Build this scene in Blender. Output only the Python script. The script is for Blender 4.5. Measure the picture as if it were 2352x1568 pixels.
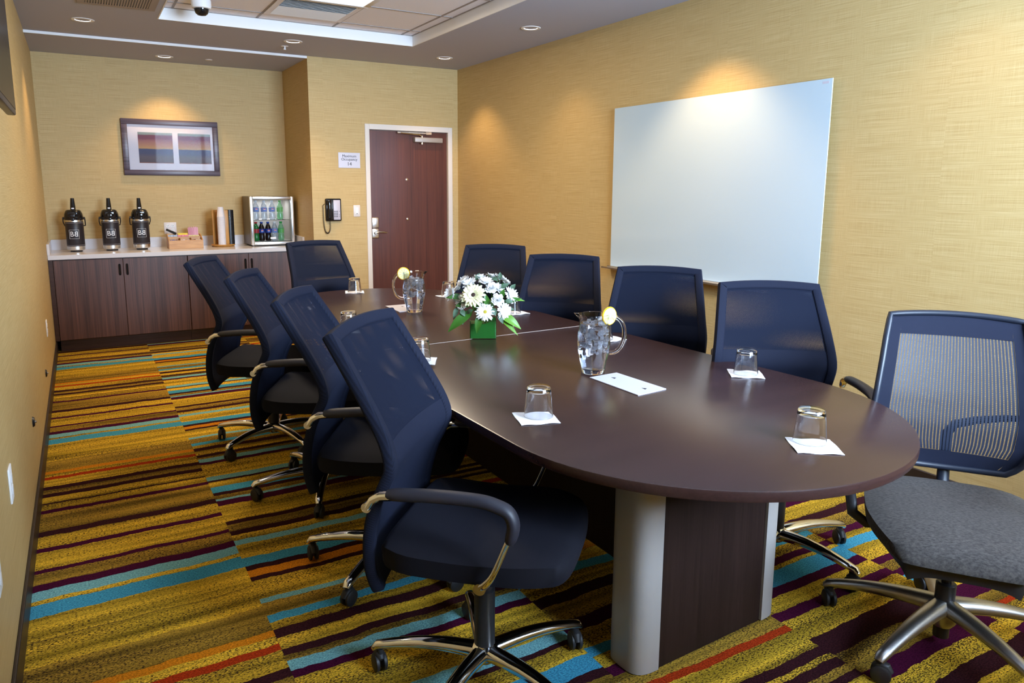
import bpy, bmesh, math, random
from mathutils import Vector, Matrix
random.seed(7)
PI = math.pi
sin, cos = math.sin, math.cos
S = bpy.context.scene
COL = S.collection
for o in list(bpy.data.objects):
    bpy.data.objects.remove(o)

# ------------------------------------------------------------------ camera
CH, YAW, PITCH, ROLL, FPX = 1.4776, 0.52723, 0.16586, 0.00542, 1675.15
cd = bpy.data.cameras.new('camera')
cam = bpy.data.objects.new('camera', cd)
COL.objects.link(cam)
fw = Vector((sin(YAW)*cos(PITCH), cos(YAW)*cos(PITCH), -sin(PITCH)))
rt = Vector((cos(YAW), -sin(YAW), 0))
up = rt.cross(fw)
r2 = rt*cos(ROLL) + up*sin(ROLL)
u2 = -rt*sin(ROLL) + up*cos(ROLL)
cam.matrix_world = Matrix(((r2.x, u2.x, -fw.x, 0), (r2.y, u2.y, -fw.y, 0), (r2.z, u2.z, -fw.z, CH), (0, 0, 0, 1)))
cd.sensor_fit = 'HORIZONTAL'
cd.sensor_width = 36.0
cd.lens = FPX*36.0/2352
cd.shift_x = 12.78/2352
cd.shift_y = -74.45/2352
cd.clip_start = 0.05
cd.clip_end = 60
S.camera = cam

# ------------------------------------------------------------------ view, world, big lights
S.view_settings.view_transform = 'Standard'
S.view_settings.look = 'None'
S.view_settings.gamma = 1
S.view_settings.use_curve_mapping = False
S.view_settings.exposure = 0.88
w = bpy.data.worlds.new('world')
S.world = w
w.use_nodes = True
w.node_tree.nodes['Background'].inputs[0].default_value = (0.62, 0.78, 1.0, 1)
w.node_tree.nodes['Background'].inputs[1].default_value = 1.2

def area_light(name, loc, rot, sx, sy, power, color, spread=PI, shape='RECTANGLE'):
    l = bpy.data.lights.new(name, 'AREA')
    l.shape = shape
    l.size = sx
    if shape == 'RECTANGLE':
        l.size_y = sy
    l.energy = power
    l.color = color
    l.spread = spread
    o = bpy.data.objects.new(name, l)
    o.location = loc
    o.rotation_euler = rot
    COL.objects.link(o)
    return o
# daylight arriving through the window in the wall behind the camera
area_light('window_daylight', (2.40, -.80, 1.98), (PI/2, 0, 0), 1.85, 1.15, 300, (0.62, 0.79, 1.0))

# ------------------------------------------------------------------ room numbers
XL, XR, XC = -0.269, 3.526, 1.958
YD, YA, YK, YB = 7.10, 8.07, 7.441, -.62
HC = 2.676
TZ = 0.76

# ------------------------------------------------------------------ material helpers
def nmat(name):
    m = bpy.data.materials.new(name)
    m.use_nodes = True
    nt = m.node_tree
    return m, nt, nt.nodes['Principled BSDF']
def pbr(name, col, rough=0.5, metal=0.0, spec=0.5, coat=0.0, **kw):
    m, nt, b = nmat(name)
    b.inputs['Base Color'].default_value = (*col, 1)
    b.inputs['Roughness'].default_value = rough
    b.inputs['Metallic'].default_value = metal
    b.inputs['Specular IOR Level'].default_value = spec
    b.inputs['Coat Weight'].default_value = coat
    for k, v in kw.items():
        b.inputs[k.replace('_', ' ')].default_value = v
    return m
def N(nt, t, **kw):
    n = nt.nodes.new(t)
    for k, v in kw.items():
        setattr(n, k, v)
    return n
def math_(nt, op, a, b=None, c=None):
    n = N(nt, 'ShaderNodeMath', operation=op)
    for i, v in enumerate((a, b, c)):
        if v is None:
            continue
        if isinstance(v, (int, float)):
            n.inputs[i].default_value = v
        else:
            nt.links.new(v, n.inputs[i])
    return n.outputs[0]
def mixc(nt, f, a, b, blend='MIX'):
    n = N(nt, 'ShaderNodeMix', data_type='RGBA', blend_type=blend)
    n.clamp_factor = True
    for i, v in ((0, f), (6, a), (7, b)):
        if isinstance(v, (int, float)):
            n.inputs[i].default_value = v
        elif isinstance(v, tuple):
            n.inputs[i].default_value = (*v, 1) if len(v) == 3 else v
        else:
            nt.links.new(v, n.inputs[i])
    return n.outputs[2]
def noise(nt, vec, scale, detail=2, rough=0.5):
    n = N(nt, 'ShaderNodeTexNoise')
    n.inputs['Scale'].default_value = scale
    n.inputs['Detail'].default_value = detail
    n.inputs['Roughness'].default_value = rough
    if vec is not None:
        nt.links.new(vec, n.inputs['Vector'])
    return n.outputs['Fac']
def mapping(nt, vec, scale, loc=(0, 0, 0)):
    n = N(nt, 'ShaderNodeMapping')
    n.inputs['Scale'].default_value = scale
    n.inputs['Location'].default_value = loc
    nt.links.new(vec, n.inputs['Vector'])
    return n.outputs[0]
def objco(nt):
    return N(nt, 'ShaderNodeTexCoord').outputs['Object']
def ramp(nt, fac, stops, interp='LINEAR'):
    n = N(nt, 'ShaderNodeValToRGB')
    e = n.color_ramp.elements
    n.color_ramp.interpolation = interp
    e[0].position = stops[0][0]
    e[0].color = stops[0][1] if len(stops[0][1]) == 4 else (*stops[0][1], 1)
    e[1].position = stops[1][0]
    e[1].color = stops[1][1] if len(stops[1][1]) == 4 else (*stops[1][1], 1)
    for p, c in stops[2:]:
        k = e.new(p)
        k.color = c if len(c) == 4 else (*c, 1)
    nt.links.new(fac, n.inputs[0])
    return n

# ------------------------------------------------------------------ materials
def wallpaper():
    m, nt, b = nmat('grasscloth_wallpaper')
    co = objco(nt)
    sep = N(nt, 'ShaderNodeSeparateXYZ'); nt.links.new(co, sep.inputs[0])
    s = math_(nt, 'ADD', sep.outputs[0], sep.outputs[1])
    panel = math_(nt, 'FLOOR', math_(nt, 'DIVIDE', s, 0.46))
    z = math_(nt, 'ADD', sep.outputs[2], math_(nt, 'MULTIPLY', panel, 3.37))
    cb = N(nt, 'ShaderNodeCombineXYZ')
    nt.links.new(s, cb.inputs[0]); nt.links.new(z, cb.inputs[2])
    n1 = noise(nt, mapping(nt, cb.outputs[0], (3, 1, 300)), 1, 3, .6)
    n2 = noise(nt, mapping(nt, cb.outputs[0], (6, 1, 900)), 1, 2, .6)
    n3 = noise(nt, mapping(nt, cb.outputs[0], (700, 1, 9)), 1, 2, .6)
    f = math_(nt, 'ADD', math_(nt, 'MULTIPLY', n1, .5), math_(nt, 'ADD', math_(nt, 'MULTIPLY', n2, .35), math_(nt, 'MULTIPLY', n3, .3)))
    r = ramp(nt, f, [(.40, (.41, .265, .098)), (.56, (.54, .38, .160)), (.72, (.65, .495, .245))])
    nt.links.new(r.outputs[0], b.inputs['Base Color'])
    b.inputs['Roughness'].default_value = .55
    b.inputs['Specular IOR Level'].default_value = .35
    bp = N(nt, 'ShaderNodeBump'); bp.inputs['Strength'].default_value = .15; bp.inputs['Distance'].default_value = .002
    nt.links.new(f, bp.inputs['Height']); nt.links.new(bp.outputs[0], b.inputs['Normal'])
    return m
def carpet():
    m, nt, b = nmat('striped_carpet')
    co = objco(nt)
    sep = N(nt, 'ShaderNodeSeparateXYZ'); nt.links.new(co, sep.inputs[0])
    X, Y = sep.outputs[0], sep.outputs[1]
    wob = noise(nt, mapping(nt, co, (5, 1.2, 1)), 1, 3, .6)
    wob2 = noise(nt, mapping(nt, co, (60, 60, 1)), 1, 1, .5)
    yy = math_(nt, 'ADD', Y, math_(nt, 'ADD', math_(nt, 'MULTIPLY', math_(nt, 'SUBTRACT', wob, .5), .045), math_(nt, 'MULTIPLY', math_(nt, 'SUBTRACT', wob2, .5), .006)))
    P = 1.98
    ph = math_(nt, 'DIVIDE', math_(nt, 'FLOORED_MODULO', math_(nt, 'SUBTRACT', yy, 2.806), P), P) if False else math_(nt, 'FRACT', math_(nt, 'DIVIDE', math_(nt, 'ADD', yy, 20*P-2.806), P))
    G = (.49, .31, .028, 1); G2 = (.27, .165, .024, 1); BL = (.05, .27, .42, 0); LB = (.16, .38, .42, 0)
    PU = (.050, .004, .024, 0); DK = (.032, .008, .011, 0); RD = (.32, .03, .006, 0); OR = (.50, .17, .008, 0)
    def mk(bands, off=0.0, base=G):
        # bands in metres y (start,end,colour) inside [2.806, 4.786)
        st = []
        cur = 2.806
        for i, (a, c_, colr) in enumerate(bands):
            if a > cur+.002:
                st.append((cur, base if i % 3 else G2))
            st.append((a, colr)); cur = c_
        if cur < 4.786-.003:
            st.append((cur, G))
        stops = [((p-2.806)/P, c) for p, c in st]
        f = ph if off == 0 else math_(nt, 'FRACT', math_(nt, 'ADD', ph, off/P))
        assert len(stops) <= 32, len(stops)
        return ramp(nt, f, stops, 'CONSTANT')
    A = mk([(2.806, 2.893, BL), (2.927, 2.993, LB), (2.993, 3.051, PU), (3.139, 3.174, PU), (3.331, 3.369, PU), (3.483, 3.540, DK), (3.737, 3.777, PU), (3.844, 3.858, DK), (3.937, 3.982, DK), (4.037, 4.084, DK), (4.188, 4.226, RD), (4.27, 4.310, OR), (4.46, 4.475, G2), (4.62, 4.63, G2)])
    B = mk([(2.806, 2.872, BL), (2.994, 3.044, LB), (3.098, 3.141, DK), (3.212, 3.248, DK), (3.438, 3.498, PU), (3.498, 3.52, LB), (3.565, 3.605, DK), (3.605, 3.68, BL), (3.75, 3.78, DK), (3.78, 3.827, LB), (4.025, 4.061, PU), (4.061, 4.115, LB), (4.15, 4.19, DK), (4.26, 4.314, DK), (4.359, 4.404, BL), (4.485, 4.52, LB), (4.66, 4.69, DK), (4.69, 4.74, OR), (4.74, 4.786, DK)])
    # columns further right: same family, other order (values are y + 1.98)
    C = mk([(2.90, 2.96, DK), (3.06, 3.10, RD), (3.18, 3.215, DK), (3.245, 3.285, DK), (3.304, 3.345, DK), (3.442, 3.473, RD), (3.55, 3.60, PU), (3.66, 3.71, BL), (3.80, 3.87, PU), (3.97, 4.03, DK), (4.12, 4.17, BL), (4.25, 4.30, OR), (4.40, 4.44, RD), (4.50, 4.56, PU), (4.62, 4.68, DK)])
    D = mk([(2.84, 2.90, PU), (2.98, 3.05, DK), (3.128, 3.19, PU), (3.29, 3.385, DK), (3.493, 3.535, PU), (3.61, 3.655, PU), (3.655, 3.735, BL), (3.76, 3.80, PU), (3.86, 3.90, BL), (3.94, 3.99, PU), (4.07, 4.12, PU), (4.2, 4.24, BL), (4.34, 4.40, DK), (4.5, 4.56, OR), (4.64, 4.7, PU)])
    E_ = mk([(2.86, 2.92, DK), (3.02, 3.07, PU), (3.165, 3.185, RD), (3.24, 3.32, PU), (3.42, 3.47, BL), (3.47, 3.505, PU), (3.56, 3.60, PU), (3.70, 3.76, BL), (3.80, 3.85, PU), (3.95, 4.0, DK), (4.1, 4.15, PU), (4.3, 4.36, PU), (4.45, 4.5, RD), (4.6, 4.66, DK)])
    def ge(v):
        return math_(nt, 'GREATER_THAN', X, v)
    c = A.outputs[0]; al = A.outputs[1]
    for v, R in ((.455, B), (1.305, C), (1.985, D), (2.65, E_)):
        f = ge(v)
        c = mixc(nt, f, c, R.outputs[0])
        al = math_(nt, 'ADD', math_(nt, 'MULTIPLY', al, math_(nt, 'SUBTRACT', 1, f)), math_(nt, 'MULTIPLY', R.outputs[1], f))
    # mottled gold yarn with dark dashes running along the stripes
    n1 = noise(nt, mapping(nt, co, (150, 240, 1)), 1, 2, .7)
    n2 = noise(nt, mapping(nt, co, (1.2, 11, 1)), 1, 2, .5)
    dash = noise(nt, mapping(nt, co, (105, 260, 1)), 1, 1, .5)
    dm = math_(nt, 'GREATER_THAN', math_(nt, 'ADD', dash, math_(nt, 'MULTIPLY', math_(nt, 'SUBTRACT', n2, .5), .45)), .575)
    dm = math_(nt, 'MULTIPLY', dm, al)
    vr = ramp(nt, n1, [(.3, (.42, .42, .42)), (.5, (1, 1, 1)), (.7, (1.75, 1.65, 1.4))])
    band = noise(nt, mapping(nt, co, (.5, 17, 1)), 1, 2, .6)
    br = ramp(nt, band, [(.34, (.50, .50, .45)), (.48, (.95, .95, .9)), (.62, (1.45, 1.40, 1.2))])
    cb_ = mixc(nt, al, c, mixc(nt, 1.0, c, br.outputs[0], 'MULTIPLY'))
    c2 = mixc(nt, 1.0, cb_, vr.outputs[0], 'MULTIPLY')
    c3 = mixc(nt, math_(nt, 'MULTIPLY', dm, .92), c2, (.03, .016, .010))
    nt.links.new(c3, b.inputs['Base Color'])
    b.inputs['Roughness'].default_value = 1
    b.inputs['Specular IOR Level'].default_value = 0.05
    bp = N(nt, 'ShaderNodeBump'); bp.inputs['Strength'].default_value = .5; bp.inputs['Distance'].default_value = .004
    nt.links.new(n1, bp.inputs['Height']); nt.links.new(bp.outputs[0], b.inputs['Normal'])
    return m
def wood(name, dark, light, scale=(60, 60, 2.5), rough=.35, coat=0, contrast=(.35, .65)):
    m, nt, b = nmat(name)
    co = objco(nt)
    n1 = noise(nt, mapping(nt, co, scale), 1, 4, .6)
    n2 = noise(nt, mapping(nt, co, tuple(s*.12 for s in scale)), 1, 2, .5)
    f = math_(nt, 'ADD', math_(nt, 'MULTIPLY', n1, .6), math_(nt, 'MULTIPLY', n2, .4))
    r = ramp(nt, f, [(contrast[0], dark), (contrast[1], light)])
    nt.links.new(r.outputs[0], b.inputs['Base Color'])
    b.inputs['Roughness'].default_value = rough
    b.inputs['Coat Weight'].default_value = coat
    return m
def fabric(name, c1, c2, pitch=.0032, rough=.8, sheen=.25):
    m, nt, b = nmat(name)
    uv = N(nt, 'ShaderNodeTexCoord').outputs['UV']
    sp = N(nt, 'ShaderNodeSeparateXYZ'); nt.links.new(uv, sp.inputs[0])
    k = 2*PI/pitch
    f = math_(nt, 'MULTIPLY', math_(nt, 'SINE', math_(nt, 'MULTIPLY', sp.outputs[0], k)), math_(nt, 'SINE', math_(nt, 'MULTIPLY', sp.outputs[1], k)))
    f = math_(nt, 'ADD', math_(nt, 'MULTIPLY', f, .5), .5)
    c = mixc(nt, f, c1, c2)
    nt.links.new(c, b.inputs['Base Color'])
    b.inputs['Roughness'].default_value = rough
    b.inputs['Sheen Weight'].default_value = sheen
    b.inputs['Sheen Tint'].default_value = (.4, .5, 1, 1)
    b.inputs['Sheen Roughness'].default_value = .4
    b.inputs['Specular IOR Level'].default_value = .18
    bp = N(nt, 'ShaderNodeBump'); bp.inputs['Strength'].default_value = .3; bp.inputs['Distance'].default_value = .001
    nt.links.new(f, bp.inputs['Height']); nt.links.new(bp.outputs[0], b.inputs['Normal'])
    return m
def meshfab(name, col, pu, pv, thr, rough=.55, stripes=False):
    m, nt, b = nmat(name)
    uv = N(nt, 'ShaderNodeTexCoord').outputs['UV']
    sp = N(nt, 'ShaderNodeSeparateXYZ'); nt.links.new(uv, sp.inputs[0])
    su = math_(nt, 'SINE', math_(nt, 'MULTIPLY', sp.outputs[0], 2*PI/pu))
    sv = math_(nt, 'SINE', math_(nt, 'MULTIPLY', sp.outputs[1], 2*PI/pv))
    if stripes:
        hole = math_(nt, 'MULTIPLY', math_(nt, 'GREATER_THAN', su, thr), math_(nt, 'GREATER_THAN', sv, -.75))
    else:
        hole = math_(nt, 'GREATER_THAN', math_(nt, 'MULTIPLY', su, sv), thr)
    b.inputs['Base Color'].default_value = (*col, 1)
    b.inputs['Roughness'].default_value = rough
    b.inputs['Sheen Weight'].default_value = .02
    b.inputs['Sheen Tint'].default_value = (.4, .5, 1, 1)
    tr = N(nt, 'ShaderNodeBsdfTransparent')
    mx = N(nt, 'ShaderNodeMixShader')
    nt.links.new(hole, mx.inputs[0]); nt.links.new(b.outputs[0], mx.inputs[1]); nt.links.new(tr.outputs[0], mx.inputs[2])
    nt.links.new(mx.outputs[0], nt.nodes['Material Output'].inputs[0])
    return m
def glass(name, col=(1, 1, 1), ior=1.45, rough=0.0):
    m, nt, b = nmat(name)
    b.inputs['Base Color'].default_value = (*col, 1)
    b.inputs['Roughness'].default_value = rough
    b.inputs['IOR'].default_value = ior
    b.inputs['Transmission Weight'].default_value = 1
    return m
def thin_glass(name, tint=(1, 1, 1), refl=.08, ior=1.5):
    m, nt, b = nmat(name)
    tr = N(nt, 'ShaderNodeBsdfTransparent'); tr.inputs[0].default_value = (*tint, 1)
    gl = N(nt, 'ShaderNodeBsdfGlossy'); gl.inputs['Roughness'].default_value = .02
    fr = N(nt, 'ShaderNodeFresnel'); fr.inputs[0].default_value = ior
    mx = N(nt, 'ShaderNodeMixShader')
    nt.links.new(math_(nt, 'ADD', fr.outputs[0], max(0, refl-.04)), mx.inputs[0])
    nt.links.new(tr.outputs[0], mx.inputs[1]); nt.links.new(gl.outputs[0], mx.inputs[2])
    nt.links.new(mx.outputs[0], nt.nodes['Material Output'].inputs[0])
    return m
def emis(name, col, st):
    m, nt, b = nmat(name)
    b.inputs['Base Color'].default_value = (*col, 1)
    b.inputs['Emission Color'].default_value = (*col, 1)
    b.inputs['Emission Strength'].default_value = st
    return m

M = {}
M['wall'] = wallpaper()
M['carpet'] = carpet()
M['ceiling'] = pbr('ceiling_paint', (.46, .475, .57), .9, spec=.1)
M['white'] = pbr('white_paint', (.86, .86, .86), .6)
M['trimwhite'] = pbr('door_frame_paint', (.74, .68, .62), .45)
def tilemat():
    m, nt, b = nmat('ceiling_tile')
    n1 = noise(nt, objco(nt), 260, 2, .7)
    r = ramp(nt, n1, [(.3, (.82, .81, .87)), (.6, (.93, .92, .98))])
    nt.links.new(r.outputs[0], b.inputs['Base Color']); b.inputs['Roughness'].default_value = .95
    return m
M['tile'] = tilemat()
M['tee'] = pbr('ceiling_grid', (.33, .29, .27), .6)
M['espresso'] = wood('espresso_laminate', (.028, .012, .010), (.060, .028, .022), (3, 160, 160), .30)
M['tabletop'] = wood('tabletop_laminate', (.028, .012, .011), (.045, .020, .018), (2.5, 120, 120), .27, contrast=(.3, .7))
M['panelwood'] = wood('pedestal_laminate', (.010, .004, .003), (.020, .009, .007), (160, 160, 3), .55)
M['panelwood'].node_tree.nodes['Principled BSDF'].inputs['Specular IOR Level'].default_value = .2
M['cabwood'] = wood('cabinet_laminate', (.034, .013, .009), (.125, .050, .034), (120, 120, 1.6), .4, contrast=(.36, .64))
M['doorwood'] = wood('door_veneer', (.055, .012, .007), (.135, .034, .018), (150, 150, 2.0), .35, contrast=(.35, .65))
M['bamboo'] = wood('bamboo', (.42, .19, .055), (.66, .36, .13), (6, 60, 60), .4)
M['bamboo_v'] = wood('bamboo_upright', (.38, .17, .035), (.60, .30, .08), (60, 60, 4), .35)
M['base'] = pbr('baseboard_vinyl', (.022, .012, .010), .45)
M['quartz'] = pbr('white_quartz', (.62, .60, .62), .22)
M['chrome'] = pbr('polished_aluminium', (.82, .80, .78), .10, 1.0)
M['satin'] = pbr('satin_metal', (.46, .44, .42), .34, 1.0)
M['silver'] = pbr('silver_lacquer', (.36, .33, .31), .45, .3)
M['brush'] = pbr('brushed_steel', (.78, .78, .78), .28, 1.0)
M['signmetal'] = pbr('sign_plate', (.52, .48, .52), .45, .3)
M['black'] = pbr('black_plastic', (.012, .012, .014), .38)
M['blackg'] = pbr('black_gloss', (.008, .008, .010), .10)
M['rubber'] = pbr('wheel_rubber', (.015, .015, .017), .55)
M['armpad'] = pbr('soft_black_polyurethane', (.016, .016, .026), .5)
M['seat'] = fabric('black_seat_fabric', (.003, .003, .006), (.010, .010, .016), sheen=.02)
M['backsolid'] = fabric('navy_black_fabric', (.003, .004, .010), (.013, .017, .038), sheen=.02)
M['backmesh'] = meshfab('navy_black_mesh', (.006, .009, .022), .0040, .0040, .52, .8)
M['backmesh'].node_tree.nodes['Principled BSDF'].inputs['Specular IOR Level'].default_value = .15
M['greymesh'] = meshfab('blue_black_stripe_mesh', (.010, .016, .036), .0104, .0052, .46, stripes=True)
M['greyframe'] = pbr('dark_blue_plastic', (.010, .014, .026), .42)
def greyseat():
    m, nt, b = nmat('charcoal_tweed')
    n1 = noise(nt, mapping(nt, objco(nt), (260, 90, 90)), 1, 3, .7)
    r = ramp(nt, n1, [(.3, (.018, .015, .013)), (.7, (.085, .073, .066))])
    nt.links.new(r.outputs[0], b.inputs['Base Color']); b.inputs['Roughness'].default_value = .9
    return m
M['greyseat'] = greyseat()
M['board'] = pbr('white_glass', (.54, .66, .74), .12, coat=.3)
M['glass'] = glass('clear_glass')
M['acrylic'] = glass('clear_acrylic', (.97, .98, 1), 1.49)
M['water'] = glass('water', (.93, .95, 1), 1.33)
M['ice'] = pbr('ice', (.93, .95, 1), .10, Transmission_Weight=.85, IOR=1.18)
M['vaseglass'] = glass('green_tinted_glass', (.80, .95, .86), 1.45)
M['green'] = pbr('leaf_lining', (.015, .20, .02), .35)
M['leaf'] = pbr('leaf_green', (.035, .13, .012), .4)
M['leaf2'] = pbr('eucalyptus_green', (.07, .13, .075), .55)
M['leaf3'] = pbr('lime_leaf', (.12, .30, .02), .4)
M['petal'] = pbr('white_petal', (.95, .95, .95), .55)
M['cream'] = pbr('cream_petal', (.86, .82, .50), .55)
M['dcenter'] = pbr('daisy_centre', (.42, .33, .02), .8)
M['gcenter'] = pbr('gerbera_centre', (.035, .012, .006), .8)
M['napkin'] = pbr('paper_napkin', (.86, .86, .90), .85)
M['paper'] = pbr('grey_card', (.60, .58, .66), .6)
M['lemonskin'] = pbr('lemon_peel', (.85, .52, .01), .45)
M['lemon'] = pbr('lemon_flesh', (.86, .76, .30), .35)
M['lemonpith'] = pbr('lemon_pith', (.90, .86, .62), .5)
M['ink'] = pbr('dark_print', (.02, .02, .025), .6)
M['whiteink'] = pbr('white_print', (.85, .85, .88), .5)
M['frame'] = wood('pewter_frame', (.045, .030, .045), (.13, .095, .13), (3, 150, 150), .35)
M['mat'] = pbr('mat_board', (.74, .72, .75), .8)
M['phonegrey'] = pbr('phone_grey', (.55, .52, .60), .4)
M['plate'] = pbr('ivory_plate', (.72, .66, .64), .4)
M['lamp'] = emis('downlight_reflector', (1, .95, .9), 2.4)
M['paneglass'] = thin_glass('window_pane', (.96, .98, 1))
M['doorglass'] = thin_glass('fridge_glass', (.93, .95, .97), .06)
M['artglass'] = thin_glass('picture_glass', (.98, .98, 1), .0, 1.085)
M['inner'] = pbr('fridge_liner', (.42, .38, .34), .6)
M['fridgeside'] = pbr('fridge_side', (.10, .075, .06), .35, .4)

# ------------------------------------------------------------------ geometry helpers
def tag(o, label=None, cat=None, group=None, kind=None):
    if label: o['label'] = label
    if cat: o['category'] = cat
    if group: o['group'] = group
    if kind: o['kind'] = kind
    return o
def empty(name, loc=(0, 0, 0), rz=0, **kw):
    o = bpy.data.objects.new(name, None)
    o.empty_display_size = .1
    o.location = loc
    o.rotation_euler = (0, 0, rz)
    COL.objects.link(o)
    return tag(o, **kw)
class MB:
    """collects shapes into ONE mesh"""
    def __init__(s):
        s.bm = bmesh.new()
        s.uv = s.bm.loops.layers.uv.new('UVMap')
    def box(s, x0, y0, z0, x1, y1, z1, bev=0, seg=2, mat=None):
        r = bmesh.ops.create_cube(s.bm, size=1)
        vs = r['verts']
        for v in vs:
            v.co = Vector(((x0+x1)/2+v.co.x*(x1-x0), (y0+y1)/2+v.co.y*(y1-y0), (z0+z1)/2+v.co.z*(z1-z0)))
        if bev:
            es = list({e for v in vs for e in v.link_edges})
            q = bmesh.ops.bevel(s.bm, geom=es, offset=bev, segments=seg, affect='EDGES', profile=.5)
            vs = list({v for f in q['faces'] for v in f.verts} | {v for v in vs if v.is_valid})
        if mat is not None:
            bmesh.ops.transform(s.bm, matrix=mat, verts=vs)
        return s
    def ring_surface(s, rings, closed=True, cap0=True, cap1=True, uvs=None):
        R = [[s.bm.verts.new(p) for p in r] for r in rings]
        n = len(R[0])
        for i in range(len(R)-1):
            for j in range(n if closed else n-1):
                k = (j+1) % n
                f = s.bm.faces.new((R[i][j], R[i][k], R[i+1][k], R[i+1][j]))
                if uvs:
                    for lp, (a, b) in zip(f.loops, ((i, j), (i, k), (i+1, k), (i+1, j))):
                        lp[s.uv].uv = uvs[a][b]
        if closed and cap0: s.bm.faces.new(list(reversed(R[0])))
        if closed and cap1: s.bm.faces.new(R[-1])
        return s
    def lathe(s, prof, c=(0, 0, 0), n=32, ax='Z', squash=1, cap0=False, cap1=False):
        rings = []
        for r, z in prof:
            ring = []
            for i in range(n):
                a = 2*PI*i/n
                p = (r*cos(a), r*sin(a)*squash, z)
                if ax == 'Y': p = (p[0], z, p[1])
                if ax == 'X': p = (z, p[0], p[1])
                ring.append(Vector(p)+Vector(c))
            rings.append(ring)
        return s.ring_surface(rings, True, cap0, cap1)
    def cyl(s, c, r, z0, z1, n=24, ax='Z', r1=None):
        r1 = r if r1 is None else r1
        return s.lathe([(r, z0), (r1, z1)], c, n, ax, cap0=True, cap1=True)
    def tube(s, pts, rad, n=10, flat=1.0, upv=(0, 0, 1), cap=True):
        """sweep an ellipse; rad = number or list; flat = height/width; upv = the ellipse's 'height' direction hint"""
        pts = [Vector(p) for p in pts]
        m = len(pts)
        rad = [rad]*m if isinstance(rad, (int, float)) else rad
        flat = [flat]*m if isinstance(flat, (int, float)) else flat
        rings = []
        U = Vector(upv)
        for i, p in enumerate(pts):
            t = (pts[min(i+1, m-1)]-pts[max(i-1, 0)]).normalized()
            side = t.cross(U)
            if side.length < 1e-4: side = t.cross(Vector((1, .01, 0)))
            side.normalize()
            nn = side.cross(t).normalized()
            rings.append([p+side*rad[i]*cos(2*PI*k/n)+nn*rad[i]*flat[i]*sin(2*PI*k/n) for k in range(n)])
        return s.ring_surface(rings, True, cap, cap)
    def prism(s, poly, z0, z1, ax='Z'):
        def P(x, y, z):
            return {'Z': (x, y, z), 'Y': (x, z, y), 'X': (z, x, y)}[ax]
        a = [s.bm.verts.new(P(x, y, z0)) for x, y in poly]
        b = [s.bm.verts.new(P(x, y, z1)) for x, y in poly]
        n = len(poly)
        s.bm.faces.new(list(reversed(a))); s.bm.faces.new(b)
        for i in range(n):
            k = (i+1) % n
            s.bm.faces.new((a[i], a[k], b[k], b[i]))
        return s
    def sphere(s, c, r, sc=(1, 1, 1), u=16, v=10, mat=None):
        q = bmesh.ops.create_uvsphere(s.bm, u_segments=u, v_segments=v, radius=r)
        for vv in q['verts']:
            vv.co = Vector((vv.co.x*sc[0], vv.co.y*sc[1], vv.co.z*sc[2]))
        if mat is not None: bmesh.ops.transform(s.bm, matrix=mat, verts=q['verts'])
        for vv in q['verts']: vv.co += Vector(c)
        return s
    def quad(s, a, b, c, d):
        s.bm.faces.new([s.bm.verts.new(p) for p in (a, b, c, d)])
        return s
    def build(s, name, mat, parent=None, smooth=40, loc=None, rot=None, **kw):
        bmesh.ops.recalc_face_normals(s.bm, faces=s.bm.faces)
        me = bpy.data.meshes.new(name)
        s.bm.to_mesh(me); s.bm.free()
        for m_ in (mat if isinstance(mat, (list, tuple)) else [mat]):
            me.materials.append(m_)
        if smooth:
            me.shade_smooth()
            me.set_sharp_from_angle(angle=math.radians(smooth))
        o = bpy.data.objects.new(name, me)
        COL.objects.link(o)
        if parent is not None: o.parent = parent
        if loc is not None: o.location = loc
        if rot is not None: o.rotation_euler = rot
        return tag(o, **kw)
def copy_tree(o, parent=None):
    c = o.copy(); COL.objects.link(c)
    if parent is not None:
        c.parent = parent
        c.matrix_parent_inverse = o.matrix_parent_inverse
    for ch in list(o.children): copy_tree(ch, c)
    return c
def place(proto, first, loc, rz, label, group=None):
    o = proto if first else copy_tree(proto)
    o.location = loc; o.rotation_euler = (0, 0, rz)
    o['label'] = label
    if group: o['group'] = group
    return o
def nth(k, n, a='the bottom of its stack', b='topmost of its stack'):
    W_ = 'lowest second third fourth fifth sixth seventh eighth ninth tenth eleventh twelfth thirteenth fourteenth fifteenth sixteenth'.split()
    if k == n-1: return b
    if k == 0: return 'lowest of its stack' if 'stack' in a else 'first from '+a
    if k < 14: return W_[k]+' from '+a
    return W_[n-1-k]+' from the top of its stack'
def bez(p0, p1, p2, p3, n=10):
    out = []
    for i in range(n+1):
        t = i/n
        out.append(tuple((1-t)**3*a+3*(1-t)**2*t*b+3*(1-t)*t*t*c+t**3*d for a, b, c, d in zip(p0, p1, p2, p3)))
    return out
def catmull(pts, n):
    pts = [tuple(p) for p in pts]
    out = []
    for i in range(len(pts)-1):
        p0 = pts[max(i-1, 0)]; p1 = pts[i]; p2 = pts[i+1]; p3 = pts[min(i+2, len(pts)-1)]
        for k in range(n):
            t = k/n
            out.append(tuple(.5*((2*b)+(-a+c)*t+(2*a-5*b+4*c-d)*t*t+(-a+3*b-3*c+d)*t**3) for a, b, c, d in zip(p0, p1, p2, p3)))
    out.append(pts[-1])
    return out
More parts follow.
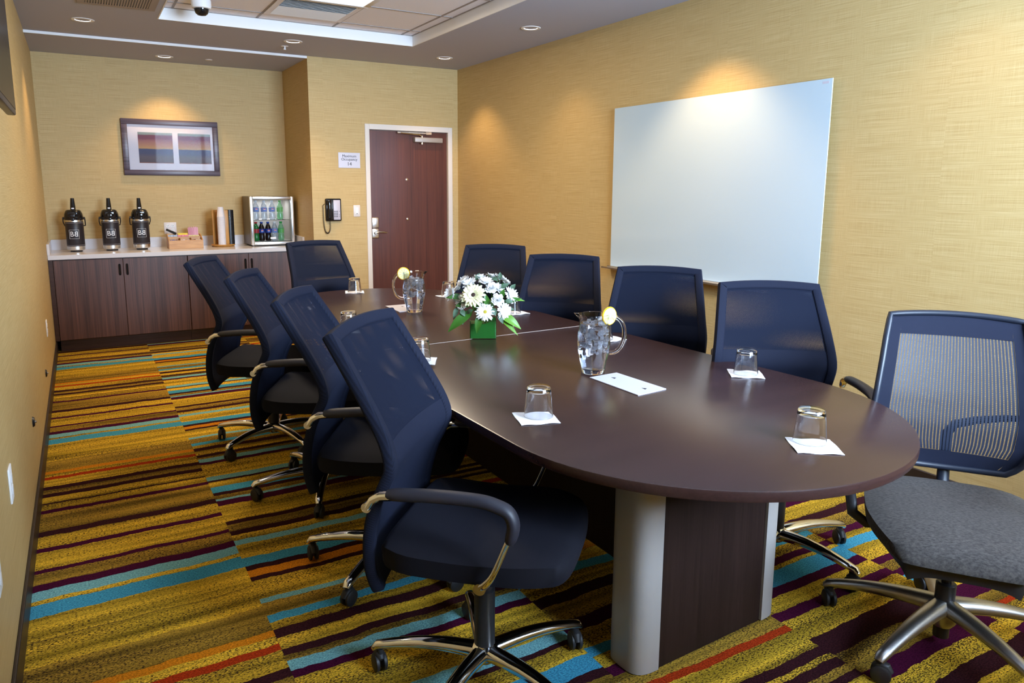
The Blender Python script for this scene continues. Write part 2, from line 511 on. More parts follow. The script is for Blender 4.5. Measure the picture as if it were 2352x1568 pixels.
def text_mesh(body, size, name, mat, parent, M4, mirror=False, depth=.0006, bold=0):
    cu = bpy.data.curves.new(name, 'FONT')
    cu.body = body; cu.size = size; cu.align_x = 'CENTER'; cu.align_y = 'CENTER'; cu.extrude = depth; cu.offset = bold
    t = bpy.data.objects.new(name+'_tmp', cu); COL.objects.link(t)
    bpy.context.view_layer.update()
    me = bpy.data.meshes.new_from_object(t.evaluated_get(bpy.context.evaluated_depsgraph_get()))
    bpy.data.objects.remove(t)
    me.transform(Matrix.Scale(-1, 4, (1, 0, 0)) if mirror else Matrix.Identity(4))
    me.transform(M4)
    if mirror: me.flip_normals()
    me.materials.clear(); me.materials.append(mat)
    o = bpy.data.objects.new(name, me); COL.objects.link(o); o.parent = parent
    return o
RXY = Matrix.Rotation(PI/2, 4, 'X')      # text lying in XY -> standing, facing -Y

# ================================================================== SETTING
st = dict(kind='structure')
MB().quad((XL-.1, YB-.1, 0), (XR+.1, YB-.1, 0), (XR+.1, YA+.1, 0), (XL-.1, YA+.1, 0)).build('floor', M['carpet'], **st)
MB().box(XL-.12, YB, 0, XL, YA+.1, HC+.3).build('wall_left', M['wall'], smooth=0, **st)
MB().box(XR, YB, 0, XR+.12, YD+.15, HC+.3).build('wall_right', M['wall'], smooth=0, **st)
DX0, DX1, DZ1 = 2.547, 3.407, 2.034
mb = MB()
mb.box(XC+.12, YD, 0, DX0-.02, YD+.15, HC+.2).box(DX1+.02, YD, 0, XR, YD+.15, HC+.2).box(DX0-.02, YD, DZ1+.02, DX1+.02, YD+.15, HC+.2)
mb.build('wall_far', M['wall'], smooth=0, **st)
MB().box(XC, YD, 0, XC+.12, YA+.1, HC+.2).build('wall_alcove_side', M['wall'], smooth=0, **st)
MB().box(XL, YA, 0, XC, YA+.1, HC+.2).build('wall_alcove_back', M['wall'], smooth=0, **st)
WX0, WX1, WZ0, WZ1 = 1.30, 3.42, 1.30, 2.62
mb = MB()
mb.box(XL, YB-.15, 0, WX0, YB, HC+.3).box(WX1, YB-.15, 0, XR, YB, HC+.3).box(WX0, YB-.15, 0, WX1, YB, WZ0).box(WX0, YB-.15, WZ1, WX1, YB, HC+.3)
mb.build('wall_behind', M['wall'], smooth=0, **st)
wf = MB()
for a in (WX0+.03, (WX0+WX1)/2, WX1-.03):
    wf.box(a-.03, YB-.1, WZ0, a+.03, YB-.04, WZ1)
wf.box(WX0, YB-.1, WZ0, WX1, YB-.04, WZ0+.05).box(WX0, YB-.1, WZ1-.05, WX1, YB-.04, WZ1)
win = wf.build('window_1', M['white'], smooth=0, **st)
MB().box(WX0+.02, YB-.075, WZ0+.02, WX1-.02, YB-.069, WZ1-.02).build('window_pane', M['paneglass'], win, smooth=0)

# ceiling with the raised tray
TX0, TX1, TY0, TY1, TH = .612, 2.612, -.2, 6.13, 2.762
mb = MB()
mb.box(XL, YB, HC, TX0-.008, YD+.012, HC+.05).box(TX1+.008, YB, HC, XR, YD, HC+.05).box(TX0-.008, YB, HC, TX1+.008, TY0-.008, HC+.05).box(TX0-.008, TY1+.008, HC, TX1+.008, YD+.012, HC+.05)
mb.build('ceiling', M['ceiling'], smooth=0, **st)
MB().box(XL, YD+.012, HC-.018, XC, YA, HC+.05).build('ceiling_alcove', M['ceiling'], smooth=0, **st)
MB().box(XL, YD+.001, HC-.021, XC, YD+.0118, HC-.0002).build('trim_1', M['white'], smooth=0, **st)
mb = MB()
mb.box(TX0-.008, TY1, HC-.002, TX1+.008, TY1+.008, TH+.02).box(TX0-.008, TY0-.008, HC-.002, TX1+.008, TY0, TH+.02)
mb.box(TX0-.008, TY0, HC-.002, TX0, TY1, TH+.02).box(TX1, TY0, HC-.002, TX1+.008, TY1, TH+.02)
mb.build('trim_2', M['white'], smooth=0, **st)
MB().box(TX0, TY0, TH, TX1, TY1, TH+.02).build('ceiling_tiles', M['tile'], smooth=0, **st)
mb = MB()
gx = [.71, 1.31, 1.91, 2.51]
gy = [5.93-.612*k for k in range(11)]
for x in gx: mb.box(x-.0075, TY0, TH-.004, x+.0075, TY1, TH)
for y in gy:
    if y > TY0: mb.box(TX0, y-.0075, TH-.0045, TX1, y+.0075, TH)
mb.box(TX0, TY1-.012, TH-.004, TX1, TY1, TH).box(TX0, TY0, TH-.004, TX0+.012, TY1, TH).box(TX1-.012, TY0, TH-.004, TX1, TY1, TH)
mb.build('trim_3', M['tee'], smooth=0, **st)
# baseboards
BH = .10
MB().box(XL, YB, 0, XL+.012, YK+.07, BH, .003, 1).build('baseboard_left', M['base'], **st)
MB().box(XR-.012, YB, 0, XR, YD, BH, .003, 1).build('baseboard_right', M['base'], **st)
MB().box(XC+.125, YD-.012, 0, DX0-.05, YD, BH, .003, 1).build('baseboard_far', M['base'], **st)
# door
mb = MB()
fy = YD-.012
mb.box(DX0-.047, fy, 0, DX0, YD+.12, DZ1+.052, .003, 1).box(DX1, fy, 0, DX1+.05, YD+.12, DZ1+.052, .003, 1).box(DX0-.0005, fy, DZ1, DX1+.0005, YD+.12, DZ1+.0515)
mb.box(DX0, YD+.06, 0, DX0+.012, YD+.12, DZ1).box(DX1-.012, YD+.06, 0, DX1, YD+.12, DZ1).box(DX0+.012, YD+.06, DZ1-.012, DX1-.012, YD+.12, DZ1)
mb.build('trim_4', M['trimwhite'], smooth=0, **st)
door = MB().box(DX0+.003, YD+.02, .008, DX1-.003, YD+.058, DZ1-.004, .002, 1).build('door_1', M['doorwood'], smooth=0, **st)
dy = YD+.02
lk = MB().box(2.551, dy-.03, 1.06, 2.625, dy, 1.165, .01, 3).box(2.551, dy-.026, .955, 2.625, dy, 1.053, .01, 3).build('door_lock', M['brush'], door)
mb = MB().cyl((2.585, 0, 1.012), .016, dy-.065, dy-.02, 16, 'Y')
mb.tube([(2.585, dy-.06, 1.012), (2.61, dy-.068, 1.02), (2.66, dy-.066, 1.018), (2.70, dy-.06, 1.01)], [.011, .010, .009, .006], 8)
mb.build('door_handle', M['satin'], lk)
mb = MB()
for z in (1.548, 1.143): mb.lathe([(.0, -.008), (.012, -.006), (.016, 0)], (2.948, dy, z), 16, 'Y')
mb.build('peephole', M['chrome'], door)
mb = MB().box(3.022, dy-.06, 1.924, 3.333, dy, 1.973, .006, 2)
cl = mb.build('door_closer', M['silver'], door)
mb = MB().box(2.84, dy-.042, 2.006, 3.16, dy-.018, 2.024, .003, 1).box(3.15, dy-.046, 2.002, 3.215, dy-.012, 2.03, .003, 1)
mb.tube([(3.11, dy-.03, 1.95), (3.11, dy-.035, 1.985), (3.08, dy-.04, 2.00), (2.87, dy-.045, 2.012)], .006, 8)
mb.cyl((3.11, dy-.03, 0), .013, 1.906, 1.990, 12)
mb.build('closer_arm', M['chrome'], cl)

# ================================================================== CEILING THINGS
def downlight(x, y, z, lab, watts=25, first=[None]):
    if first[0] is None:
        e = empty('downlight', (x, y, z), cat='ceiling light')
        MB().lathe([(.052, .0), (.056, -.004), (.074, -.004), (.078, 0)], (0, 0, 0), 32).build('trim_ring', M['white'], e)
        MB().lathe([(.052, -.001), (.047, .012), (.040, .028), (.0, .030)], (0, 0, 0), 32).build('reflector', M['lamp'], e)
        first[0] = e
    else:
        e = copy_tree(first[0]); e.location = (x, y, z)
    e['label'] = lab; e['group'] = 'recessed downlights in the ceiling border'
    l = bpy.data.lights.new('downlight_bulb', 'SPOT')
    l.energy = watts; l.color = (1, .66, .34); l.spot_size = 1.75; l.spot_blend = .6; l.shadow_soft_size = .045
    lo = bpy.data.objects.new('downlight_bulb', l); lo.location = (x, y, z-.012); COL.objects.link(lo)
HZ = HC-.0005
downlight(.134, 6.458, HZ, 'recessed downlight at left end of the ceiling border, near the air vent')
downlight(1.67, 6.464, HZ, 'recessed downlight beside the sprinkler, above the wall corner')
downlight(.799, 7.731, HC-.0185, 'recessed downlight in alcove ceiling above the framed picture')
downlight(3.100, 6.513, HZ, 'recessed downlight in ceiling corner in front of the door')
downlight(3.093, 4.967, HZ, 'recessed downlight beside the right wall, nearer than the one by the door', 9)
for x, y in ((3.093, 3.40), (3.093, 1.85), (3.09, .3), (.13, 4.95), (.13, 3.4)):
    downlight(x, y, HZ, 'recessed downlight above the %s, out of view' % {3.40: 'top edge of the whiteboard', 1.85: 'right wall beside the grey-seated chair', .3: 'right wall behind the photographer', 4.95: 'left wall beyond the television'}.get(y, 'television') if x > 1 or y > 4 else 'recessed downlight above the television, out of view', 50 if (y == 3.40 and x > 1) else 8)
def sprinkler(x, y, z, lab):
    e = empty('ceiling_sprinkler', (x, y, z), label=lab, cat='sprinkler')
    MB().lathe([(0, -.003), (.028, -.003), (.031, 0)], n=24).build('escutcheon', M['white'], e)
    mb = MB().cyl((0, 0, 0), .006, -.028, -.002, 10).tube([(.009, 0, -.003), (.010, 0, -.02), (.0, 0, -.03)], .0022, 6).tube([(-.009, 0, -.003), (-.010, 0, -.02), (0, 0, -.03)], .0022, 6)
    mb.lathe([(0, -.031), (.012, -.030), (.012, -.0285), (0, -.0285)], n=16)
    mb.build('deflector', M['white'], e)
sprinkler(1.662, 6.72, HC, 'small white sprinkler head hanging from the ceiling beside a downlight')
MB().lathe([(0, -.006), (.030, -.005), (.034, 0)], (1.184, 7.70, HC-.018), 24).build('sprinkler_cover', M['plate'], label='flat round sprinkler cover in the alcove ceiling', cat='sprinkler cover')
# air diffuser in the tile grid
e = empty('ceiling_diffuser', (1.61, 5.624, TH-.004), label='square white louvred air diffuser set among the ceiling tiles', cat='air vent')
mb = MB()
for s_ in (-1, 1):
    mb.box(-.295, s_*.275-.02, -.006, .295, s_*.275+.02, .0, .001, 1).box(s_*.275-.02, -.255, -.006, s_*.275+.02, .255, 0, .001, 1)
mb.build('diffuser_frame', M['tile'], e)
mb = MB()
for k in range(16):
    y = -.245+.49*k/15
    sgn = 1 if k < 8 else -1
    mb.box(-.255, y-.011, -.004, .255, y+.011, -.0025, mat=Matrix.Translation((0, y, 0)) @ Matrix.Rotation(sgn*.42, 4, 'X') @ Matrix.Translation((0, -y, 0)))
mb.build('louvre', M['white'], e, smooth=0)
MB().box(-.256, -.256, .0, .256, .256, .003).build('duct_opening', M['black'], e, smooth=0)
# surface troffer just entering the frame
e = empty('ceiling_troffer', (1.61, 4.995, TH-.006), label='white framed light panel in the tile grid, at the top edge of the photo', cat='ceiling light')
mb = MB()
for s_ in (-1, 1):
    mb.box(-.295, s_*.275-.022, -.022, .295, s_*.275+.022, 0, .004, 2).box(s_*.275-.022, -.255, -.022, s_*.275+.022, .255, 0, .004, 2)
mb.build('troffer_frame', M['white'], e)
MB().box(-.255, -.255, -.010, .255, .255, -.004).build('lens', emis('troffer_lens', (.95, .97, 1), 1.2), e, smooth=0)
area_light('troffer_lamp', (1.61, 4.995, TH-.04), (0, 0, 0), .5, .5, 26, (1, .82, .58))
# linear grille left
e = empty('air_grille', (.33, 5.55, HC), label='dark slotted rectangular air grille in the ceiling border, top left', cat='air vent')
mb = MB().box(-.235, -.32, -.006, .235, -.275, 0, .001, 1).box(-.235, .275, -.006, .235, .32, 0, .001, 1).box(-.235, -.275, -.006, -.19, .275, 0, .001, 1).box(.19, -.275, -.006, .235, .275, 0, .001, 1)
mb.build('grille_frame', pbr('grille_paint', (.33, .28, .25), .6), e)
mb = MB()
for k in range(24):
    x = -.182+.364*k/23
    mb.box(x-.0045, -.276, -.006, x+.0045, .276, -.001)
mb.build('slat', pbr('slat_paint', (.36, .30, .26), .6), e, smooth=0)
MB().box(-.19, -.275, -.0015, .19, .275, -.0005).build('duct_opening', M['black'], e, smooth=0)
# dome camera
e = empty('dome_camera', (.852, 5.73, TH-.004), label='white ceiling dome security camera with dark lens bubble', cat='camera')
MB().lathe([(0, 0), (.062, 0), (.066, -.01), (.066, -.045), (.062, -.060), (.054, -.064), (.045, -.064)], n=36).build('camera_body', M['white'], e)
MB().lathe([(.050, -.062), (.049, -.074), (.041, -.094), (.027, -.106), (0, -.111)], n=32).build('dome', M['blackg'], e)

# ================================================================== LEFT WALL
e = empty('television', (XL, 3.23, 2.12), label='black flat-screen television on left wall, cut off by the photo edge', cat='television')
MB().box(.035, -.60, -.353, .069, .60, .353, .006, 2).build('screen_frame', M['black'], e)
MB().box(.0692, -.585, -.33, .0705, .585, .343).build('screen', pbr('tv_screen', (.004, .004, .005), .3, spec=.15), e, smooth=0)
MB().box(.0, -.42, -.30, .036, .42, .30, .012, 2).build('rear_housing', M['black'], e)
def plate_x(name, y, z, w_, h, mat, lab, cat, holes=True, group=None):
    o = MB().box(XL, y-w_/2, z-h/2, XL+.006, y+w_/2, z+h/2, .002, 2).build(name, mat, label=lab, cat=cat, group=group)
    if holes:
        mb = MB()
        for dz in (-.02, .02):
            mb.box(XL+.006, y-.016, z+dz-.013, XL+.008, y+.016, z+dz+.013, .001, 1)
        mb.build('socket', M['white'], o, smooth=0)
plate_x('power_outlet', 2.80, .50, .073, .118, M['white'], 'white power outlet low on left wall, larger one near the photo edge', 'outlet')
plate_x('power_outlet', 2.275, .44, .073, .118, M['white'], 'white wall outlet at the very left edge, nearest the camera', 'outlet')
plate_x('power_outlet', 6.11, .46, .073, .118, M['white'], 'small white outlet low on left wall, nearest the cabinets', 'outlet')
for y, z, lab in ((5.45, .275, 'small dark cable jack on left wall, nearer the cabinets'), (4.005, .365, 'dark cable jack on left wall beside second blue stripe')):
    o = MB().lathe([(.0, .010), (.02, .009), (.026, 0)], (XL, y, z), 20, 'X').build('cable_jack', M['black'], label=lab, cat='wall jack')
    MB().cyl((XL, y, z), .007, .009, .016, 12, 'X').build('connector', M['satin'], o)

# ================================================================== FAR WALL THINGS
e = empty('occupancy_sign', (2.336, YD, 1.727), label='grey wall sign reading Maximum Occupancy 14 beside the door', cat='sign')
MB().box(-.110, -.004, -.074, .110, 0, .074, .001, 1).build('sign_plate', M['signmetal'], e, smooth=0)
for body, size, z in (('Maximum', .036, .040), ('Occupancy', .036, .008), ('14', .048, -.036)):
    text_mesh(body, size, 'lettering', M['ink'], e, Matrix.Translation((0, -.0048, z)) @ RXY, bold=0)
# phone
e = empty('wall_phone', (2.155, YD, 1.245), label='black and grey corded telephone mounted on wall beside the light switch', cat='telephone')
MB().box(-.078, -.035, -.108, .078, 0, .112, .012, 3).build('phone_body', M['blackg'], e)
MB().box(-.004, -.040, -.094, .064, -.034, .098, .004, 2).build('face_plate', M['phonegrey'], e)
mb = MB()
for r in range(4):
    for c_ in range(3): mb.cyl((.004+c_*.014, 0, -.012-r*.017), .0048, -.043, -.039, 10, 'Y')
for r in (0, 2, 3): mb.cyl((.053, 0, -.012-r*.017), .003, -.043, -.039, 8, 'Y')
mb.build('keypad', M['ink'], e)
mb = MB()
mb.tube(bez((-.048, -.05, .095), (-.048, -.066, .05), (-.048, -.066, -.05), (-.048, -.05, -.092), 10), [.022, .024, .021, .018, .017, .017, .017, .018, .021, .024, .022], 12, .75, (0, 1, 0))
mb.build('handset', M['blackg'], e)
mb = MB()
path = bez((-.10, -.012, .045), (-.10, -.02, -.05), (-.105, -.02, -.14), (-.085, -.02, -.20), 14)[:-1] + bez((-.085, -.02, -.20), (-.075, -.02, -.24), (-.035, -.02, -.235), (-.035, -.02, -.15), 12)
pts = []
nturn = 300
import itertools
L = [Vector(p) for p in path]
for k in range(nturn):
    t = k/(nturn-1)*(len(L)-1); i = min(int(t), len(L)-2); f = t-i
    p = L[i].lerp(L[i+1], f); d = (L[i+1]-L[i]).normalized()
    s1 = d.cross(Vector((0, 1, 0))).normalized(); s2 = s1.cross(d)
    a = k*.9
    pts.append(p+(s1*cos(a)+s2*sin(a))*.0055)
mb.tube(pts, .0018, 5)
mb.tube([(-.10, -.012, .045), (-.085, -.02, .06)], .003, 6)
mb.tube([(-.035, -.02, -.15), (-.04, -.03, -.10)], .003, 6)
mb.build('coiled_cord', M['black'], e)
e = empty('light_switch', (2.398, YD, 1.234), label='white light switch plate between telephone and door frame', cat='light switch')
MB().box(-.034, -.005, -.057, .034, 0, .057, .002, 2).build('switch_plate', M['plate'], e)
MB().box(-.016, -.008, -.034, .016, -.004, .034, .001, 1).build('rocker', M['white'], e)
MB().box(-.008, -.009, -.030, .008, -.0075, -.025).build('indicator', M['ink'], e, smooth=0)

# ================================================================== ALCOVE
# picture
e = empty('framed_picture', (.845, YA, 1.839), label='pewter framed picture with two small striped prints in white mat', cat='picture')
fwid, fh, fb = .437, .268, .052
mb = MB()
def fr(x0, z0, x1, z1): mb.box(x0, -.028, z0, x1, 0, z1, .004, 2)
fr(-fwid, -fh, fwid, -fh+fb); fr(-fwid, fh-fb, fwid, fh); fr(-fwid, -fh+fb, -fwid+fb, fh-fb); fr(fwid-fb, -fh+fb, fwid, fh-fb)
mb.build('picture_frame', M['frame'], e)
MB().box(-fwid+fb-.002, -.012, -fh+fb-.002, fwid-fb+.002, -.006, fh-fb+.002).build('mat_board', M['mat'], e, smooth=0)
def artmat():
    m, nt, b = nmat('striped_print')
    g = N(nt, 'ShaderNodeTexCoord').outputs['Generated']
    sp = N(nt, 'ShaderNodeSeparateXYZ'); nt.links.new(g, sp.inputs[0])
    n1 = noise(nt, mapping(nt, g, (3, 1, 26)), 1, 3, .6)
    f = math_(nt, 'ADD', sp.outputs[2], math_(nt, 'MULTIPLY', math_(nt, 'SUBTRACT', n1, .5), .07))
    r = ramp(nt, f, [(0, (.36, .11, .05)), (.03, (.10, .07, .07)), (.2, (.12, .09, .10)), (.3, (.07, .07, .12)), (.46, (.06, .07, .14)), (.475, (.50, .28, .10)), (.6, (.40, .19, .11)), (.72, (.28, .12, .11)), (.8, (.15, .04, .07)), (.9, (.14, .04, .07)), (.93, (.20, .25, .24)), (1, (.25, .32, .30))])  # print's own bands; the grey-green top stops paint in the ceiling's reflection
    nt.links.new(r.outputs[0], b.inputs['Base Color']); b.inputs['Roughness'].default_value = .6
    return m
AM = artmat()
for x0, x1 in ((-.297, .010), (.060, .362)):
    MB().box(x0, -.0135, -.150, x1, -.0118, .145).build('striped_print', AM, e, smooth=0)
MB().box(-fwid+fb-.001, -.017, -fh+fb-.001, fwid-fb+.001, -.0155, fh-fb+.001).build('picture_glass', M['artglass'], e, smooth=0)
# outlet on back wall
e = empty('power_outlet', (.781, YA, 1.052), label='double white power outlet on alcove wall behind the condiment box', cat='outlet')
MB().box(-.057, -.006, -.057, .057, 0, .057, .002, 2).build('outlet_plate', M['plate'], e)
mb = MB()
for sx in (-.023, .023):
    for sz in (-.022, .022):
        mb.cyl((sx, 0, sz), .0165, -.008, -.005, 16, 'Y')
mb.build('socket', M['white'], e)
mb = MB()
for sx in (-.023, .023):
    for sz in (-.022, .022):
        for d in (-.006, .006): mb.box(sx+d-.0012, -.0088, sz-.002, sx+d+.0012, -.0078, sz+.007)
        mb.cyl((sx, 0, sz-.009), .0022, -.0088, -.0078, 8, 'Y')
mb.build('slot', M['ink'], e, smooth=0)
# cabinets
ZC = .869
CT = .04
def cabinet(x0, x1, lab):
    e = empty('base_cabinet', ((x0+x1)/2, YK+.3, 0), label=lab, cat='cabinet', group='base cabinets under the counter')
    hw = (x1-x0)/2
    y0 = YK+.03-(YK+.3); y1 = YA-.01-(YK+.3)
    MB().box(-hw, y0, .108, hw, y1, ZC-CT-.001).build('carcass', M['espresso'], e, smooth=0)
    MB().box(-hw, y0+.05, 0, hw, y0+.068, .108).build('toe_kick', M['espresso'], e, smooth=0)
    for s_ in (-1, 1):
        a, b_ = (-hw+.002, -.0015) if s_ < 0 else (.0015, hw-.002)
        d = MB().box(a, y0-.02, .112, b_, y0-.001, ZC-CT-.008, .0015, 1).build('door', M['cabwood'], e, smooth=0)
        hx = s_*.030
        mb = MB()
        ring = [(hx+.0095*cos(t), .72+(.043 if sin(t) > 0 else -.043)+.0095*sin(t)) for t in [2*PI*k/24 for k in range(24)]]
        mb.prism(ring, y0-.0215, y0-.0195, 'Y')
        mb.build('pull', M['blackg'], d)
        mb = MB()
        for dx in (-.0095, .0095):
            mb.tube([(hx+dx, y0-.021, .68), (hx+dx, y0-.021, .76)], .0022, 6)
        mb.build('pull_rim', M['espresso'], d)
cabinet(-.232, .849, 'walnut base cabinet with two doors, below the coffee airpots')
cabinet(.851, 1.955, 'walnut base cabinet with two doors, below the small fridge')
MB().box(XL+.002, YK+.014, .108, -.234, YK+.05, ZC-CT-.001).build('filler_panel', M['espresso'], smooth=0, label='narrow dark filler strip between left wall and cabinet', cat='panel')
e = empty('countertop', (.84, YK+.3, ZC), label='long white quartz countertop with low backsplash in the alcove', cat='countertop')
MB().box(XL+.002-.84, -.3, -CT, XC-.002-.84, YA-.002-YK-.3, 0, .002, 1).build('worktop', M['quartz'], e)
mb = MB().box(XL+.02-.84, YA-.022-YK-.3, 0, XC-.02-.84, YA-.002-YK-.3, .098, .001, 1)
mb.box(XL+.001-.84, -.3, 0, XL+.021-.84, YA-.002-YK-.3, .098, .001, 1).box(XC-.021-.84, -.3, 0, XC-.001-.84, YA-.002-YK-.3, .098, .001, 1)
mb.build('backsplash', M['quartz'], e)

# airpots
def airpot():
    e = empty('coffee_airpot', cat='airpot')
    MB().lathe([(.0, .0), (.049, .0), (.051, .014), (.061, .018), (.0, .018)], n=36).build('foot', M['blackg'], e)
    MB().lathe([(0, .014), (.063, .014), (.071, .022), (.0725, .04), (.0725, .056), (.0720, .276), (.070, .292), (0, .292)], n=40).build('steel_body', M['brush'], e)
    wr = MB().lathe([(.0723, .052), (.0737, .054), (.0737, .272), (.0723, .274)], n=48).build('leatherette_wrap', pbr('wrap', (.016, .013, .018), .42), e)
    mb = MB()
    for z in (.062, .264): mb.lathe([(.0738, z-.0007), (.0742, z), (.0738, z+.0007)], n=48)
    mb.build('stitching', M['phonegrey'], wr)
    # badge: outlined square with a B and its mirror image
    Rr = .0743
    def on(x, z):
        a = x/Rr
        return (Rr*sin(a), -Rr*cos(a), z)
    mb = MB()
    sq = .040
    zc = .162
    for (a, b_) in (((-sq, -sq), (sq, -sq)), ((sq, -sq), (sq, sq)), ((sq, sq), (-sq, sq)), ((-sq, sq), (-sq, -sq))):
        mb.tube([on(a[0]+(b_[0]-a[0])*k/6, zc+a[1]+(b_[1]-a[1])*k/6) for k in range(7)], .0009, 5)
    mb.build('badge_outline', M['whiteink'], wr)
    for sg in (1, -1):
        o = text_mesh('B', .064, 'badge_letter', M['whiteink'], wr, Matrix.Identity(4), mirror=(sg < 0), bold=.0)
        for v in o.data.vertices:
            v.co = Vector(on(v.co.x*.92-sg*.0180, zc+v.co.y))+Vector((0, -.0012-v.co.z*.8, 0))
    mb = MB().lathe([(.0, .292), (.074, .290), (.078, .300), (.077, .318), (.073, .345), (.062, .372), (.05, .382), (0, .382)], n=36)
    mb.box(-.026, -.104, .300, .026, -.05, .352, .012, 3)
    mb.box(-.012, -.104, .285, .012, -.082, .31, .004, 2)
    mb.box(-.045, -.085, .318, .045, .05, .372, .012, 3)
    mb.build('pump_lid', M['blackg'], e)
    MB().tube([(0, .0, .375), (0, .006, .41), (0, .010, .45), (0, .012, .486)], [.022, .021, .018, .015], 14, .7, (0, 1, 0)).build('pump_lever', M['blackg'], e)
    MB().box(-.011, -.016, .388, .011, -.011, .400, .002, 1).build('lever_mark', M['whiteink'], e)
    mb = MB()
    for s_ in (-1, 1):
        mb.cyl((s_*.076 if s_ > 0 else -.090, 0, .305), .011, 0, .014, 12, 'X')
    mb.tube([(-.087, 0, .305), (-.088, .01, .27), (-.082, .06, .235), (-.045, .088, .228), (.045, .088, .228), (.082, .06, .235), (.088, .01, .27), (.087, 0, .305)], .005, 8)
    mb.build('carry_handle', M['black'], e)
    return e
AP = airpot()
for i, (x, y, rz, lab) in enumerate(((-.047, 7.80, -.10, 'black coffee airpot standing nearest the left wall'), (.243, 7.80, -.02, 'black coffee airpot in the middle of the three'), (.497, 7.80, .02, 'black coffee airpot nearest the bamboo condiment box'))):
    place(AP, i == 0, (x, y, ZC), rz, lab, 'coffee airpots on the counter')

# condiment box
CX, CY = .878, 7.80
e = empty('condiment_box', (CX, CY, ZC), label='stepped bamboo condiment box with packets beside the airpots', cat='box')
mb = MB().box(-.155, -.100, 0, .155, -.090, .082, .002, 1).box(-.155, .085, 0, .155, .095, .135, .002, 1).box(-.155, -.005, 0, .155, .005, .112, .002, 1).box(-.15, -.09, 0, .15, .085, .008)
for s_ in (-1, 1):
    x0, x1 = (-.155, -.147) if s_ < 0 else (.147, .155)
    mb.prism([(-.095, 0), (.09, 0), (.09, .135), (.04, .128), (-.02, .112), (-.095, .082)], x0, x1, 'X')
mb.build('tray_box', M['bamboo'], e, smooth=0)
MB().box(-.05, -.09, .02, -.046, .085, .10).box(.05, -.09, .02, .054, .085, .10).build('divider', M['bamboo'], e, smooth=0)
pk = {}
def packet(x, y, z, col, w_, h, tilt, rz, lab, grp, name='sugar_packet'):
    if col not in pk: pk[col] = pbr('packet_%d' % len(pk), col, .55)
    o = MB().box(-w_/2, -.0012, 0, w_/2, .0012, h, .0008, 1).build(name, pk[col], smooth=0, label=lab, cat='packet', group=grp)
    o.location = (CX+x, CY+y, ZC+z); o.rotation_euler = (tilt, 0, rz)
for k in range(8):
    packet(-.135+.010*k, .045+.003*(k % 3), .065, (.50, .62, .78), .03, .062, -.25+.03*(k % 4), .6, 'pale blue packet in condiment box, '+nth(k, 8, 'the left', 'rightmost blue one'), 'blue sweetener packets')
for k in range(8):
    packet(-.036+.010*k, .040+.003*(k % 3), .065, (.85, .30, .42), .034, .060, -.2+.04*(k % 4), .5, 'pink flat packet in condiment box, '+nth(k, 8, 'the left', 'rightmost of the flat pink ones'), 'pink sweetener packets')
for k in range(5):
    packet(-.03+.014*k, .066, .085, (.86, .70, .08), .034, .058, -.3, .3, 'yellow packet behind the pink ones, '+nth(k, 5, 'the left', 'rightmost yellow one'), 'yellow sweetener packets')
for k in range(8):
    packet(.064+.010*k, .040+.002*(k % 3), .062, (.82, .74, .38), .034, .060, -.25+.03*(k % 4), .6, 'cream coloured packet in condiment box, '+nth(k, 8, 'the left', 'rightmost cream one'), 'cream sugar packets')
for k in range(14):
    packet(.052+.0060*k, .070+.002*(k % 2), .085, (.72, .36, .46), .010, .105+.006*((k*7) % 3), -.12+.02*(k % 5), .7-.06*k, 'tall upright pink packet in condiment box, '+nth(k, 14, 'the left', 'rightmost tall pink one'), 'pink stirrer packets', 'stirrer_packet')
o = MB().box(-.05, -.006, 0, .05, .006, .022, .002, 1).build('tea_packet', M['black'], label='dark brown packet leaning over back left corner of condiment box', cat='packet')
o.location = (CX-.115, CY+.068, ZC+.148); o.rotation_euler = (.0, .45, -.3)
cc = [(.03, .10, .45), (.05, .06, .16), (.62, .60, .64), (.55, .52, .50), (.16, .05, .03), (.55, .50, .48)]
for k in range(12):
    col = cc[k // 2]
    if col not in pk: pk[col] = pbr('cup_%d' % len(pk), col, .35)
    o = MB().lathe([(0, .018), (.017, .018), (.019, .016), (.014, 0), (0, 0)], n=14).build('creamer_cup', pk[col], label='small %s creamer cup in front compartment, ' % ('blue', 'navy', 'white', 'beige', 'brown', 'grey')[k // 2] + ('left of its pair' if k % 2 == 0 else 'right of its pair'), cat='creamer cup', group='creamer cups in front compartment')
    o.location = (CX-.13+.0235*k, CY-.055+.018*(k % 2), ZC+.062); o.rotation_euler = (.5*sin(k*2.1), .5*cos(k*1.7), 0)

# cup caddy
QX, QY = 1.235, 7.82
e = empty('cup_holder', (QX, QY, ZC), label='round bamboo cup and lid holder beside the small fridge', cat='cup holder')
MB().lathe([(0, 0), (.105, 0), (.108, .004), (.105, .009), (.06, .010), (.06, .014), (0, .014)], n=40).lathe([(0, .013), (.112, .013), (.115, .018), (.112, .024), (0, .024)], n=40).build('turntable', M['bamboo_v'], e)
mb = MB()
for a, rr in ((2.45, .088), (4.05, .0), (-.80, .035)):
    pass
def upright(x, y, rz, w_):
    T = Matrix.Translation((x, y, 0)) @ Matrix.Rotation(rz, 4, 'Z')
    mb.box(-w_/2, -.005, .024, w_/2, .005, .365, .004, 2, mat=T)
upright(-.078, -.012, 1.15, .080); upright(.038, -.035, .12, .085); upright(.095, .04, 1.4, .07); upright(-.02, .075, .2, .09)
mb.build('upright_panel', M['bamboo_v'], e)
cupm = pbr('white_paper_cup', (.76, .72, .74), .6)
cup0 = None
